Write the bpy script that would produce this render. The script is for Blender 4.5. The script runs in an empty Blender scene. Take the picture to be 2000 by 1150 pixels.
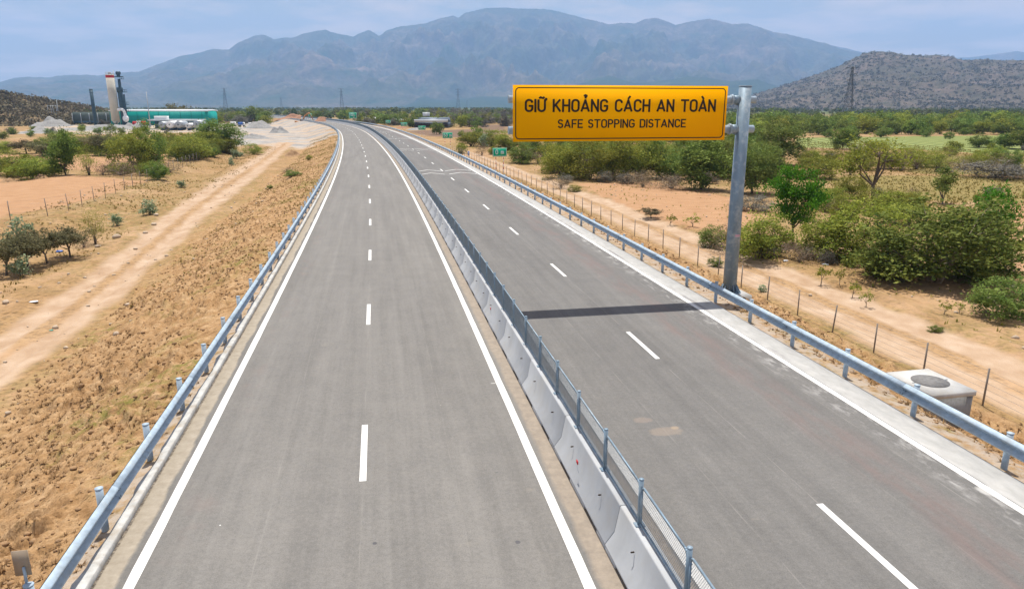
import bpy, math, random
import numpy as np
from math import radians as R_, sin, cos, pi
scene = bpy.context.scene
col = scene.collection
# ------------------------------------------------------------------ camera, sky, sun, exposure
F, CH = 1400.0, 8.16                      # focal length in photo pixels, camera height above the road
PIT = math.atan(367.0 / F); CP, SP = cos(PIT), sin(PIT)
cam_d = bpy.data.cameras.new("camera"); cam = bpy.data.objects.new("camera", cam_d); col.objects.link(cam)
cam_d.sensor_width = 36.0; cam_d.lens = 36.0 * F / 2000.0
cam_d.clip_start = 0.1; cam_d.clip_end = 60000
cam.location = (0, 0, CH); cam.rotation_euler = (pi / 2 - PIT, 0, 0)
scene.camera = cam
SUNV = np.array([-0.045, 0.345, 1.0]); SUNV /= np.linalg.norm(SUNV)
EL = math.asin(SUNV[2]); AZ = math.atan2(SUNV[0], SUNV[1])
scene.view_settings.view_transform = 'Standard'; scene.view_settings.look = 'None'
scene.view_settings.exposure = 0.6; scene.view_settings.gamma = 1.0
w = bpy.data.worlds.new("World"); scene.world = w; w.use_nodes = True
nt = w.node_tree; nt.nodes.clear()
def wn(t, **k):
    n = nt.nodes.new(t)
    for a, b in k.items(): setattr(n, a, b)
    return n
out = wn('ShaderNodeOutputWorld'); bg = wn('ShaderNodeBackground'); sky = wn('ShaderNodeTexSky')
sky.sky_type = 'NISHITA'; sky.sun_disc = False; sky.sun_elevation = EL; sky.sun_rotation = AZ
sky.air_density = 1.1; sky.dust_density = 0.9; sky.ozone_density = 2.5; sky.altitude = 0
bg.inputs[1].default_value = 0.08
tc = wn('ShaderNodeTexCoord'); sep = wn('ShaderNodeSeparateXYZ'); nt.links.new(tc.outputs['Generated'], sep.inputs[0])
# clouds: noise on a plane high above (direction / elevation), thin and white
addz = wn('ShaderNodeMath', operation='ADD'); nt.links.new(sep.outputs[2], addz.inputs[0]); addz.inputs[1].default_value = 0.12
dx_ = wn('ShaderNodeMath', operation='DIVIDE'); nt.links.new(sep.outputs[0], dx_.inputs[0]); nt.links.new(addz.outputs[0], dx_.inputs[1])
dy_ = wn('ShaderNodeMath', operation='DIVIDE'); nt.links.new(sep.outputs[1], dy_.inputs[0]); nt.links.new(addz.outputs[0], dy_.inputs[1])
cmb = wn('ShaderNodeCombineXYZ'); nt.links.new(dx_.outputs[0], cmb.inputs[0]); nt.links.new(dy_.outputs[0], cmb.inputs[1])
cn = wn('ShaderNodeTexNoise'); cn.inputs['Scale'].default_value = 1.25; cn.inputs['Detail'].default_value = 9; cn.inputs['Roughness'].default_value = 0.58
nt.links.new(cmb.outputs[0], cn.inputs['Vector'])
cr = wn('ShaderNodeValToRGB'); cr.color_ramp.elements[0].position = 0.44; cr.color_ramp.elements[0].color = (0, 0, 0, 1)
cr.color_ramp.elements[1].position = 0.60; cr.color_ramp.elements[1].color = (0.95, 0.95, 0.95, 1)
nt.links.new(cn.outputs[0], cr.inputs[0])
hf = wn('ShaderNodeMapRange'); hf.inputs['From Min'].default_value = 0.24; hf.inputs['From Max'].default_value = 0.0; hf.inputs['To Min'].default_value = 0.0; hf.inputs['To Max'].default_value = 1.0; nt.links.new(sep.outputs[2], hf.inputs[0])
fm = wn('ShaderNodeMath', operation='MULTIPLY'); nt.links.new(hf.outputs[0], fm.inputs[0]); fm.inputs[1].default_value = 0.95
mh = wn('ShaderNodeMixRGB'); nt.links.new(fm.outputs[0], mh.inputs[0]); nt.links.new(sky.outputs[0], mh.inputs[1]); mh.inputs[2].default_value = (6.2, 5.0, 3.6, 1)
cf = wn('ShaderNodeMath', operation='MULTIPLY'); nt.links.new(cr.outputs[0], cf.inputs[0]); cf.inputs[1].default_value = 0.85
mx = wn('ShaderNodeMixRGB'); nt.links.new(cf.outputs[0], mx.inputs[0]); nt.links.new(mh.outputs[0], mx.inputs[1]); mx.inputs[2].default_value = (10.2, 8.0, 6.4, 1)
# bright bank added to the unseen sky behind the camera to light the sign
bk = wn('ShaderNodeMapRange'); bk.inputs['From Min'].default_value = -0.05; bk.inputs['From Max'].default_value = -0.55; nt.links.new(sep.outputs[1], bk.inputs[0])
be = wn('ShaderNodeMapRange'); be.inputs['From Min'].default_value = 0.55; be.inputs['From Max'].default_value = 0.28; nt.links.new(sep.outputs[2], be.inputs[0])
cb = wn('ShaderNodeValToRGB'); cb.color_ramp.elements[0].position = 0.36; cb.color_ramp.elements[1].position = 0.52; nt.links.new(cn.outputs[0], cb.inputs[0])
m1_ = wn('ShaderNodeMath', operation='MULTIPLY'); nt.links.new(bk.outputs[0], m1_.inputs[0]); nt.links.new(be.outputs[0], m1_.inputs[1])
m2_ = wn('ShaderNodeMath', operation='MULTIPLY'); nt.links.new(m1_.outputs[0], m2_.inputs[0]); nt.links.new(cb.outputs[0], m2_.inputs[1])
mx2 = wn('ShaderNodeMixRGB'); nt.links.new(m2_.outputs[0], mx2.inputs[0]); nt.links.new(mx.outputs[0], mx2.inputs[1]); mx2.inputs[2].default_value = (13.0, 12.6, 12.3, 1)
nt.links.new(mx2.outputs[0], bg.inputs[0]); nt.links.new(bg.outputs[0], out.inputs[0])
sd = bpy.data.lights.new("sun", 'SUN'); sd.energy = 5.0; sd.angle = R_(0.55); sd.color = (1.0, 0.955, 0.88)
sun = bpy.data.objects.new("sun", sd); col.objects.link(sun)
from mathutils import Vector, Matrix
sun.rotation_euler = Vector(SUNV).to_track_quat('Z', 'Y').to_euler()
scene.cycles.max_bounces = 8; scene.cycles.volume_bounces = 2; scene.cycles.transparent_max_bounces = 8

# ------------------------------------------------------------------ projection helpers (photo pixel -> point at height z)
def P(x, y, z=0.0):
    dn = (y - 575) * CP + F * SP; fw = F * CP - (y - 575) * SP; t = (CH - z) / dn
    return np.array([(x - 1000) * t, fw * t])
def depth(X, Y, z): return Y * CP - (z - CH) * SP
def elev(x, y):
    dn = (y - 575) * CP + F * SP; fw = F * CP - (y - 575) * SP
    return math.atan2(x - 1000, fw), -dn / math.hypot(x - 1000, fw)
# ------------------------------------------------------------------ generic helpers
def tag(o, label=None, cat=None, group=None, kind=None):
    if label: o['label'] = label
    if cat: o['category'] = cat
    if group: o['group'] = group
    if kind: o['kind'] = kind
    return o
def empty(name, loc=(0, 0, 0), rz=0.0):
    o = bpy.data.objects.new(name, None); o.location = loc; o.rotation_euler = (0, 0, rz); o.empty_display_size = 0.3
    col.objects.link(o); return o
def nmesh(name, V, Fc, mats, parent=None, smooth=False, mi=None, uv=None, link=True):
    """V (n,3), Fc (m,k) array or list of arrays / tuples"""
    me = bpy.data.meshes.new(name); V = np.asarray(V, dtype=np.float32)
    if isinstance(Fc, np.ndarray):
        k = Fc.shape[1]; idx = Fc.ravel().astype(np.int32); m = len(Fc); st = np.arange(m, dtype=np.int32) * k; tot = np.full(m, k, np.int32)
    else:
        tot = np.array([len(f) for f in Fc], np.int32); m = len(tot); idx = np.array([i for f in Fc for i in f], np.int32)
        st = np.concatenate([[0], np.cumsum(tot)[:-1]]).astype(np.int32)
    me.vertices.add(len(V)); me.vertices.foreach_set('co', V.ravel())
    me.loops.add(len(idx)); me.loops.foreach_set('vertex_index', idx)
    me.polygons.add(m); me.polygons.foreach_set('loop_start', st); me.polygons.foreach_set('loop_total', tot)
    if smooth: me.polygons.foreach_set('use_smooth', np.ones(m, bool))
    if mi is not None: me.polygons.foreach_set('material_index', np.asarray(mi, np.int32))
    me.update(calc_edges=True); me.validate()
    if uv is not None:
        l = me.uv_layers.new(name='UVMap'); l.data.foreach_set('uv', np.asarray(uv, np.float32)[idx].ravel())
    for mt in (mats if isinstance(mats, (list, tuple)) else [mats]): me.materials.append(mt)
    o = bpy.data.objects.new(name, me)
    if link: col.objects.link(o)
    if parent: o.parent = parent
    return o
def fattr(o, name, arr):
    a = o.data.attributes.new(name, 'FLOAT_COLOR', 'POINT'); A = np.ones((len(arr), 4), np.float32); A[:, :arr.shape[1]] = arr
    a.data.foreach_set('color', A.ravel())
class MB:
    """collects simple solids; build() links them as ONE mesh object"""
    def __init__(s): s.V = []; s.F = []; s.M = []; s.n = 0
    def add(s, V, Fc, m=0):
        s.V.append(np.asarray(V, float)); s.F += [tuple(i + s.n for i in f) for f in Fc]; s.M += [m] * len(Fc); s.n += len(V)
    def box(s, c, d, rz=0.0, m=0, taper=1.0):
        x, y, z = d[0] / 2, d[1] / 2, d[2] / 2
        v = np.array([(-x, -y, -z), (x, -y, -z), (x, y, -z), (-x, y, -z), (-x * taper, -y * taper, z), (x * taper, -y * taper, z), (x * taper, y * taper, z), (-x * taper, y * taper, z)])
        if rz: v = v @ np.array([[cos(rz), sin(rz), 0], [-sin(rz), cos(rz), 0], [0, 0, 1]])
        s.add(v + np.array(c), [(0, 3, 2, 1), (4, 5, 6, 7), (0, 1, 5, 4), (1, 2, 6, 5), (2, 3, 7, 6), (3, 0, 4, 7)], m)
    def tube(s, p0, p1, r0, r1=None, n=8, m=0, caps=True):
        r1 = r0 if r1 is None else r1; p0 = np.array(p0, float); p1 = np.array(p1, float); d = p1 - p0; L = np.linalg.norm(d)
        if L < 1e-6: return
        d /= L; a = np.array([1., 0, 0]) if abs(d[0]) < 0.8 else np.array([0, 1., 0])
        u = np.cross(d, a); u /= np.linalg.norm(u); v = np.cross(d, u); t = np.arange(n) * 2 * pi / n
        ring = np.outer(np.cos(t), u) + np.outer(np.sin(t), v)
        f = [((i), (i + 1) % n, n + (i + 1) % n, n + i) for i in range(n)]
        if caps: f += [tuple(range(n))[::-1], tuple(range(n, 2 * n))]
        s.add(np.vstack([p0 + ring * r0, p1 + ring * r1]), f, m)
    def path(s, pts, r, n=8, m=0):
        for a, b in zip(pts, pts[1:]): s.tube(a, b, r, r, n, m)
    def ball(s, c, r, n=8, m=0, sq=(1, 1, 1)):
        V = []; Fc = []; k = n // 2 + 1
        for i in range(k + 1):
            th = pi * i / k
            for j in range(n): V.append((c[0] + r * sq[0] * sin(th) * cos(2 * pi * j / n), c[1] + r * sq[1] * sin(th) * sin(2 * pi * j / n), c[2] + r * sq[2] * cos(th)))
        for i in range(k):
            for j in range(n): Fc.append((i * n + j, (i + 1) * n + j, (i + 1) * n + (j + 1) % n, i * n + (j + 1) % n))
        s.add(V, Fc, m)
    def prism(s, poly, a, b, f, m=0):
        """extrude closed 2D poly; f(u,v,t)->xyz for t=a and t=b"""
        n = len(poly); V = [f(u, v, a) for u, v in poly] + [f(u, v, b) for u, v in poly]
        s.add(V, [(i, (i + 1) % n, n + (i + 1) % n, n + i) for i in range(n)] + [tuple(range(n))[::-1], tuple(range(n, 2 * n))], m)
    def build(s, name, mats, parent=None, smooth=False, link=True):
        return nmesh(name, np.vstack(s.V), s.F, mats, parent, smooth, s.M, link=link)
def copy_tree(o, parent=None):
    c = o.copy(); col.objects.link(c)
    if parent: c.parent = parent
    for ch in o.children: copy_tree(ch, c)
    return c
# value noise
def _h(ix, iy, sd):
    h = (ix.astype(np.int64) * 374761393 + iy.astype(np.int64) * 668265263 + sd * 1442695041) & 0xffffffff
    h = ((h ^ (h >> 13)) * 1274126177) & 0xffffffff
    return ((h ^ (h >> 16)) & 0xffffff) / float(0xffffff)
def vn(x, y, sd=0):
    ix = np.floor(x); iy = np.floor(y); fx = x - ix; fy = y - iy; fx = fx * fx * (3 - 2 * fx); fy = fy * fy * (3 - 2 * fy)
    a = _h(ix, iy, sd); b = _h(ix + 1, iy, sd); c = _h(ix, iy + 1, sd); d = _h(ix + 1, iy + 1, sd)
    return (a + (b - a) * fx) * (1 - fy) + (c + (d - c) * fx) * fy
def fbm(x, y, o=4, sd=0, g=0.5):
    t = 0; a = 1; n = 0
    for i in range(o):
        t = t + a * vn(x * 2 ** i + 17.3 * i, y * 2 ** i - 9.1 * i, sd + i); n += a; a *= g
    return t / n
def ridged(x, y, o=4, sd=0, g=0.5):
    t = 0; a = 1; n = 0
    for i in range(o):
        t = t + a * (1 - np.abs(2 * vn(x * 2 ** i + 5.7 * i, y * 2 ** i, sd + i) - 1)); n += a; a *= g
    return t / n
def sstep(a, b, x):
    t = np.clip((x - a) / (b - a), 0, 1); return t * t * (3 - 2 * t)

# ------------------------------------------------------------------ materials
class NT:
    def __init__(s, name):
        s.m = bpy.data.materials.new(name); s.m.use_nodes = True; s.t = s.m.node_tree; s.b = s.t.nodes['Principled BSDF']; s.o = s.t.nodes['Material Output']
    def n(s, t, **k):
        n = s.t.nodes.new(t)
        for a, b in k.items():
            if a.startswith('i_'): n.inputs[a[2:].replace('_', ' ')].default_value = b
            else: setattr(n, a, b)
        return n
    def l(s, a, b): s.t.links.new(a, b)
    def noise(s, vec, scale, detail=5, rough=0.55, dist=0.0):
        n = s.n('ShaderNodeTexNoise'); n.inputs['Scale'].default_value = scale; n.inputs['Detail'].default_value = detail
        n.inputs['Roughness'].default_value = rough; n.inputs['Distortion'].default_value = dist
        if vec is not None: s.l(vec, n.inputs['Vector'])
        return n.outputs[0]
    def ramp(s, fac, stops):
        r = s.n('ShaderNodeValToRGB'); e = r.color_ramp.elements
        while len(e) < len(stops): e.new(0.5)
        for i, (p, c) in enumerate(stops):
            e[i].position = p; e[i].color = (c[0], c[1], c[2], 1) if hasattr(c, '__len__') else (c, c, c, 1)
        s.l(fac, r.inputs[0]); return r.outputs[0]
    def mix(s, fac, a, b, bt='MIX'):
        m = s.n('ShaderNodeMixRGB', blend_type=bt)
        for i, v in ((0, fac), (1, a), (2, b)):
            if hasattr(v, 'links') or hasattr(v, 'is_linked'): s.l(v, m.inputs[i])
            elif i == 0: m.inputs[0].default_value = v
            else: m.inputs[i].default_value = (v[0], v[1], v[2], 1)
        return m.outputs[0]
    def math(s, op, a, b=None, clamp=False):
        m = s.n('ShaderNodeMath', operation=op); m.use_clamp = clamp
        for i, v in ((0, a), (1, b)):
            if v is None: continue
            if hasattr(v, 'is_linked'): s.l(v, m.inputs[i])
            else: m.inputs[i].default_value = v
        return m.outputs[0]
    def obj(s): return s.n('ShaderNodeTexCoord').outputs['Object']
    def gen(s): return s.n('ShaderNodeNewGeometry').outputs['Position']
    def scalev(s, v, sc):
        m = s.n('ShaderNodeMapping'); m.inputs['Scale'].default_value = sc; s.l(v, m.inputs['Vector']); return m.outputs[0]
    def attr(s, name):
        a = s.n('ShaderNodeAttribute'); a.attribute_name = name; sp = s.n('ShaderNodeSeparateColor'); s.l(a.outputs['Color'], sp.inputs[0]); return sp.outputs[0], sp.outputs[1], sp.outputs[2]
    def bump(s, h, strength=0.3, dist=0.02):
        b = s.n('ShaderNodeBump'); b.inputs['Strength'].default_value = strength; b.inputs['Distance'].default_value = dist
        s.l(h, b.inputs['Height']); s.l(b.outputs[0], s.b.inputs['Normal'])
    def base(s, c):
        if hasattr(c, 'is_linked'): s.l(c, s.b.inputs['Base Color'])
        else: s.b.inputs['Base Color'].default_value = (*c, 1)
    def set(s, rough=0.8, metal=0.0, spec=0.3):
        s.b.inputs['Roughness'].default_value = rough; s.b.inputs['Metallic'].default_value = metal; s.b.inputs['Specular IOR Level'].default_value = spec
def simple(name, c, rough=0.7, metal=0.0, var=0.12, sc=3.0, bump=0.0, streak=None, spec=0.3, dirt=None):
    k = NT(name); v = k.gen()
    if streak: v = k.scalev(v, streak)
    nz = k.noise(v, sc, 6, 0.6)
    cc = k.ramp(nz, [(0.3, tuple(x * (1 - var) for x in c)), (0.7, tuple(min(1, x * (1 + var)) for x in c))])
    if dirt:
        d = k.ramp(k.noise(k.gen(), dirt[1], 7, 0.65), [(0.5, 0), (0.68, 1)]); cc = k.mix(k.math('MULTIPLY', d, dirt[2]), cc, dirt[0])
    k.base(cc); k.set(rough, metal, spec)
    if bump: k.bump(k.noise(k.gen(), sc * 8, 5, 0.6), bump, 0.02)
    return k.m
M = {}
M['galv'] = simple('galvanised_steel', (0.33, 0.41, 0.48), 0.6, 0.08, 0.2, 6.0, 0.05, dirt=((0.30, 0.27, 0.22), 1.3, 0.35))
M['galv_pole'] = simple('galvanised_pole', (0.19, 0.26, 0.32), 0.5, 0.2, 0.16, 1.2, 0.05, streak=(4, 4, 0.7), dirt=((0.46, 0.50, 0.52), 2.5, 0.6))
M['steel_dark'] = simple('dull_steel', (0.16, 0.2, 0.23), 0.5, 0.7, 0.2, 8)
M['wire'] = simple('fence_wire', (0.22, 0.26, 0.285), 0.55, 0.2, 0.15, 9)
M['concrete'] = simple('weathered_concrete', (0.44, 0.43, 0.40), 0.9, 0, 0.14, 2.2, 0.25, dirt=((0.28, 0.25, 0.2), 1.4, 0.55))
M['concrete_light'] = simple('pale_concrete', (0.48, 0.475, 0.455), 0.9, 0, 0.10, 2.5, 0.25, dirt=((0.34, 0.29, 0.22), 1.1, 0.4))
M['barrier'] = simple('barrier_concrete', (0.36, 0.37, 0.38), 0.85, 0, 0.12, 1.1, 0.12, streak=(1, 1, 0.25), dirt=((0.36, 0.33, 0.28), 0.9, 0.35))
M['yellow'] = simple('sign_yellow', (1.0, 0.445, 0.0), 0.7, 0, 0.02, 1.0, spec=0.04)
M['black'] = simple('sign_black', (0.03, 0.017, 0.01), 0.6, 0, 0.05, 2.0)
M['signback'] = simple('sign_back_metal', (0.4, 0.42, 0.43), 0.5, 0.5)
M['tan_plate'] = simple('aged_tan_plate', (0.30, 0.235, 0.17), 0.7, 0, 0.1, 6)
M['green_sign'] = simple('sign_green', (0.0, 0.36, 0.2), 0.5, 0, 0.04, 3)
M['white_paint'] = simple('white_paint', (0.78, 0.78, 0.76), 0.5, 0, 0.05, 3)
M['red_paint'] = simple('red_paint', (0.45, 0.02, 0.03), 0.5, 0, 0.06, 3)
M['teal'] = simple('teal_cladding', (0.0, 0.30, 0.26), 0.5, 0, 0.06, 0.4, streak=(3, 3, 0.2))
M['bluegrey'] = simple('plant_blue_grey_paint', (0.035, 0.075, 0.105), 0.55, 0, 0.3, 0.8)
M['cream'] = simple('silo_cream_paint', (0.55, 0.52, 0.44), 0.6, 0, 0.08, 0.5, streak=(1, 1, 0.15), dirt=((0.3, 0.25, 0.2), 0.3, 0.3))
M['orange'] = simple('excavator_orange', (0.42, 0.17, 0.04), 0.5, 0, 0.15, 1)
M['track'] = simple('crawler_track', (0.04, 0.035, 0.03), 0.8)
M['roof_sheet'] = simple('pale_roof_sheet', (0.62, 0.66, 0.68), 0.5, 0.1, 0.08, 0.3)
M['roof_dark'] = simple('dark_roof_sheet', (0.12, 0.15, 0.19), 0.6, 0.1, 0.15, 0.3)
M['glass'] = simple('dark_glass', (0.02, 0.03, 0.04), 0.15, 0, 0.1, 1, spec=0.6)
M['bark'] = simple('bark', (0.13, 0.10, 0.075), 0.95, 0, 0.3, 6)
M['bark_pale'] = simple('pale_dry_wood', (0.24, 0.19, 0.14), 0.95, 0, 0.3, 6)
M['rock'] = simple('field_stone', (0.42, 0.33, 0.24), 0.95, 0, 0.25, 4, 0.4)
M['clodm'] = simple('soil_clod', (0.29, 0.178, 0.092), 0.95, 0, 0.25, 4, 0.4)
M['gravel_pile'] = simple('crushed_stone', (0.23, 0.225, 0.215), 0.95, 0, 0.22, 1.2, 0.5)
M['soil_pile'] = simple('red_soil', (0.28, 0.15, 0.09), 0.95, 0, 0.25, 1.2, 0.5)
M['postwood'] = simple('grey_concrete_post', (0.22, 0.19, 0.165), 0.9, 0, 0.15, 5)
M['blue_plastic'] = simple('blue_plastic', (0.05, 0.14, 0.45), 0.5)
M['white_plastic'] = simple('white_plastic', (0.75, 0.76, 0.78), 0.6)
M['ply'] = simple('drab_green_cladding', (0.09, 0.115, 0.10), 0.7, 0, 0.2, 0.5)
M['pylon'] = simple('pylon_steel', (0.09, 0.11, 0.13), 0.6, 0.1, 0.1, 1)
def leafmat(name, c1, c2, trans=0.35):
    k = NT(name); a, b, c = k.attr('tint')
    cc = k.mix(a, c1, c2); oi = k.n('ShaderNodeObjectInfo')
    h = k.n('ShaderNodeHueSaturation'); h.inputs['Saturation'].default_value = 1.02
    k.l(k.math('ADD', k.math('MULTIPLY', oi.outputs['Random'], 0.04), 0.48), h.inputs['Hue'])
    k.l(k.math('ADD', k.math('MULTIPLY', oi.outputs['Random'], 0.35), 0.85), h.inputs['Value'])
    k.l(cc, h.inputs['Color']); k.base(h.outputs[0]); k.set(0.75, 0, 0.1)
    tr = k.n('ShaderNodeBsdfTranslucent'); k.l(h.outputs[0], tr.inputs[0]); ms = k.n('ShaderNodeMixShader'); ms.inputs[0].default_value = trans
    k.l(k.b.outputs[0], ms.inputs[1]); k.l(tr.outputs[0], ms.inputs[2]); k.l(ms.outputs[0], k.o.inputs[0]); return k.m
L = {
 'olive': leafmat('olive_leaves', (0.105, 0.14, 0.022), (0.32, 0.33, 0.06)),
 'yellow': leafmat('yellow_green_leaves', (0.13, 0.16, 0.022), (0.32, 0.32, 0.06)),
 'bright': leafmat('bright_green_leaves', (0.035, 0.125, 0.010), (0.11, 0.26, 0.024)),
 'dark': leafmat('dark_green_leaves', (0.055, 0.10, 0.018), (0.24, 0.30, 0.07)),
 'mid': leafmat('mid_green_leaves', (0.087, 0.138, 0.029), (0.217, 0.261, 0.065)),
 'brown': leafmat('dry_brown_leaves', (0.10, 0.07, 0.045), (0.21, 0.155, 0.10), 0.15),
 'grey': leafmat('grey_scrub_leaves', (0.10, 0.095, 0.075), (0.21, 0.20, 0.165), 0.15),
 'pale': leafmat('pale_broad_leaves', (0.13, 0.19, 0.10), (0.36, 0.42, 0.26)),
 'purple': leafmat('dark_olive_brown_leaves', (0.072, 0.072, 0.036), (0.217, 0.189, 0.102)),
 'straw': leafmat('straw_grass', (0.20, 0.125, 0.045), (0.42, 0.28, 0.12), 0.2),
 'mat': leafmat('matted_dry_grass', (0.19, 0.12, 0.055), (0.37, 0.25, 0.125), 0.15),
 'weed': leafmat('weed_grass', (0.16, 0.15, 0.03), (0.34, 0.27, 0.08), 0.2),
}

# ------------------------------------------------------------------ road alignment: s = chainage, w = offset to the right of the left carriageway's dashes
HS = [(-80, -9.4), (0, -10.1), (50, -10.8), (100, -11.6), (150, -12.6), (200, -13.2), (250, -14.3), (300, -16.8), (350, -19.3), (400, -21.2), (450, -22.8), (550, -26.5), (700, -31), (1000, -38), (1500, -45)]
SA = np.arange(-80, 1500, 1.0)
hd = np.radians(np.interp(SA, [a for a, b in HS], [b for a, b in HS]))
for _ in range(3): hd = np.convolve(np.pad(hd, 20, mode='edge'), np.ones(41) / 41, 'valid')
CX = np.cumsum(np.sin(hd)); CY = np.cumsum(np.cos(hd)); CX += -3.63 - CX[96]; CY += 16.03 - CY[96]
def Q(s, wv, z=0.0):
    x = np.interp(s, SA, CX); y = np.interp(s, SA, CY); h = np.interp(s, SA, hd)
    return np.array([x + wv * np.cos(h), y - wv * np.sin(h), z + 0.0 * x])
def HD(s): return float(np.interp(s, SA, hd))
def SW(X, Y):
    X = np.asarray(X, float); Y = np.asarray(Y, float); S_ = np.full(X.shape, 1e4); W_ = np.full(X.shape, 1e4)
    near = np.hypot(X, Y) < 1100; xs = X[near]; ys = Y[near]; cx = CX[::5]; cy = CY[::5]; ch = hd[::5]; cs = SA[::5]
    so = np.empty(len(xs)); wo = np.empty(len(xs))
    for i in range(0, len(xs), 20000):
        a = xs[i:i + 20000, None] - cx; b = ys[i:i + 20000, None] - cy; j = (a * a + b * b).argmin(1); r = np.arange(len(j))
        aa = a[r, j]; bb = b[r, j]; t = aa * np.sin(ch[j]) + bb * np.cos(ch[j]); s0 = cs[j] + t
        h = np.interp(s0, SA, hd); x = np.interp(s0, SA, CX); y = np.interp(s0, SA, CY)
        aa = xs[i:i + 20000] - x; bb = ys[i:i + 20000] - y
        so[i:i + 20000] = s0; wo[i:i + 20000] = aa * np.cos(h) - bb * np.sin(h)
    S_[near] = so; W_[near] = wo; return S_, W_
def sw1(p):
    a, b = SW(np.array([p[0]]), np.array([p[1]])); return float(a[0]), float(b[0])
WL, WR = -4.62, 14.58            # kerb face left, outer edge of the strip right
ZL, ZR = -2.7, -2.0
def pline(pts):                   # world polyline
    return np.array(pts, float)
def dist_poly(X, Y, pl):
    """signed-less distance to a polyline, and parameter"""
    best = np.full(X.shape, 1e9); par = np.zeros(X.shape)
    for i, (a, b) in enumerate(zip(pl, pl[1:])):
        d = b - a; l2 = d @ d; t = np.clip(((X - a[0]) * d[0] + (Y - a[1]) * d[1]) / l2, 0, 1)
        q = np.hypot(X - a[0] - t * d[0], Y - a[1] - t * d[1]); m = q < best; best[m] = q[m]; par[m] = (i + t)[m]
    return best, par
def inpoly(X, Y, pl):
    c = np.zeros(X.shape, bool); n = len(pl)
    for i in range(n):
        x1, y1 = pl[i]; x2, y2 = pl[(i + 1) % n]
        if y1 == y2: continue
        k = ((y1 > Y) != (y2 > Y)) & (X < (x2 - x1) * (Y - y1) / (y2 - y1) + x1); c ^= k
    return c
def softpoly(X, Y, pts, soft):
    pl = np.array(pts); ins = inpoly(X, Y, pl); d, _ = dist_poly(X, Y, np.vstack([pl, pl[:1]]))
    return 0.5 + np.where(ins, 1, -1) * np.clip(d / soft, 0, 0.5)
LT_L = [P(x, y, ZL) for x, y in [(-330, 800), (-200, 745), (0, 655), (100, 590), (200, 520), (330, 405), (400, 360), (450, 325), (500, 295), (525, 285), (548, 266)]]
LT_R = [P(x, y, ZL) for x, y in [(-250, 900), (-130, 830), (0, 752), (100, 683), (200, 610), (330, 482), (400, 405), (470, 352), (520, 320), (545, 295), (575, 268)]]
LT_C = pline([(a + b) / 2 for a, b in zip(LT_L, LT_R)]); LT_W = np.array([np.hypot(*(a - b)) / 2 for a, b in zip(LT_L, LT_R)])
FENCE_L = pline([P(x, y, ZL) for x, y in [(-60, 475), (23, 443), (80.7, 435.6), (125.8, 425.9), (179.5, 406), (226, 389), (285, 366), (340, 342), (397, 317), (455, 292)]])
POLY = lambda z, *pts: [P(x, y, z) for x, y in pts]
Y_GRAVEL = [POLY(ZL, (405, 262), (470, 250), (555, 238), (610, 240), (650, 262), (655, 280), (600, 292), (560, 290), (500, 282), (430, 290), (400, 278)),
            POLY(ZL, (40, 262), (90, 240), (260, 238), (420, 242), (560, 240), (540, 250), (420, 256), (300, 262), (180, 262))]
Y_CROP = [POLY(-2.3, (1555, 269), (2150, 262), (2150, 305), (1900, 300), (1780, 292), (1640, 290), (1555, 288))]
Y_DRY = [POLY(-2.3, (1600, 345), (1850, 342), (2200, 355), (2200, 400), (1850, 392), (1640, 372)), POLY(-2.3, (1720, 300), (2100, 312), (2100, 345), (1780, 338))]
Y_BARE = [POLY(-2.2, (1130, 362), (1290, 358), (1430, 385), (1500, 420), (1440, 470), (1330, 450), (1200, 405)), POLY(ZL, (-100, 352), (150, 350), (290, 362), (180, 398), (60, 425), (-100, 455)),
          POLY(-2.2, (1960, 400), (2200, 400), (2200, 560), (1990, 545)), POLY(ZL, (-40, 305), (180, 302), (240, 320), (200, 345), (60, 320), (-60, 330)), POLY(ZL,(200,300),(330,300),(330,330),(200,330))]
PLOUGH = [POLY(-2.3, (790, 257), (930, 252), (985, 258), (940, 272), (840, 268)), POLY(-2.3, (930, 243), (990, 243), (990, 258), (940, 256))]

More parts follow.
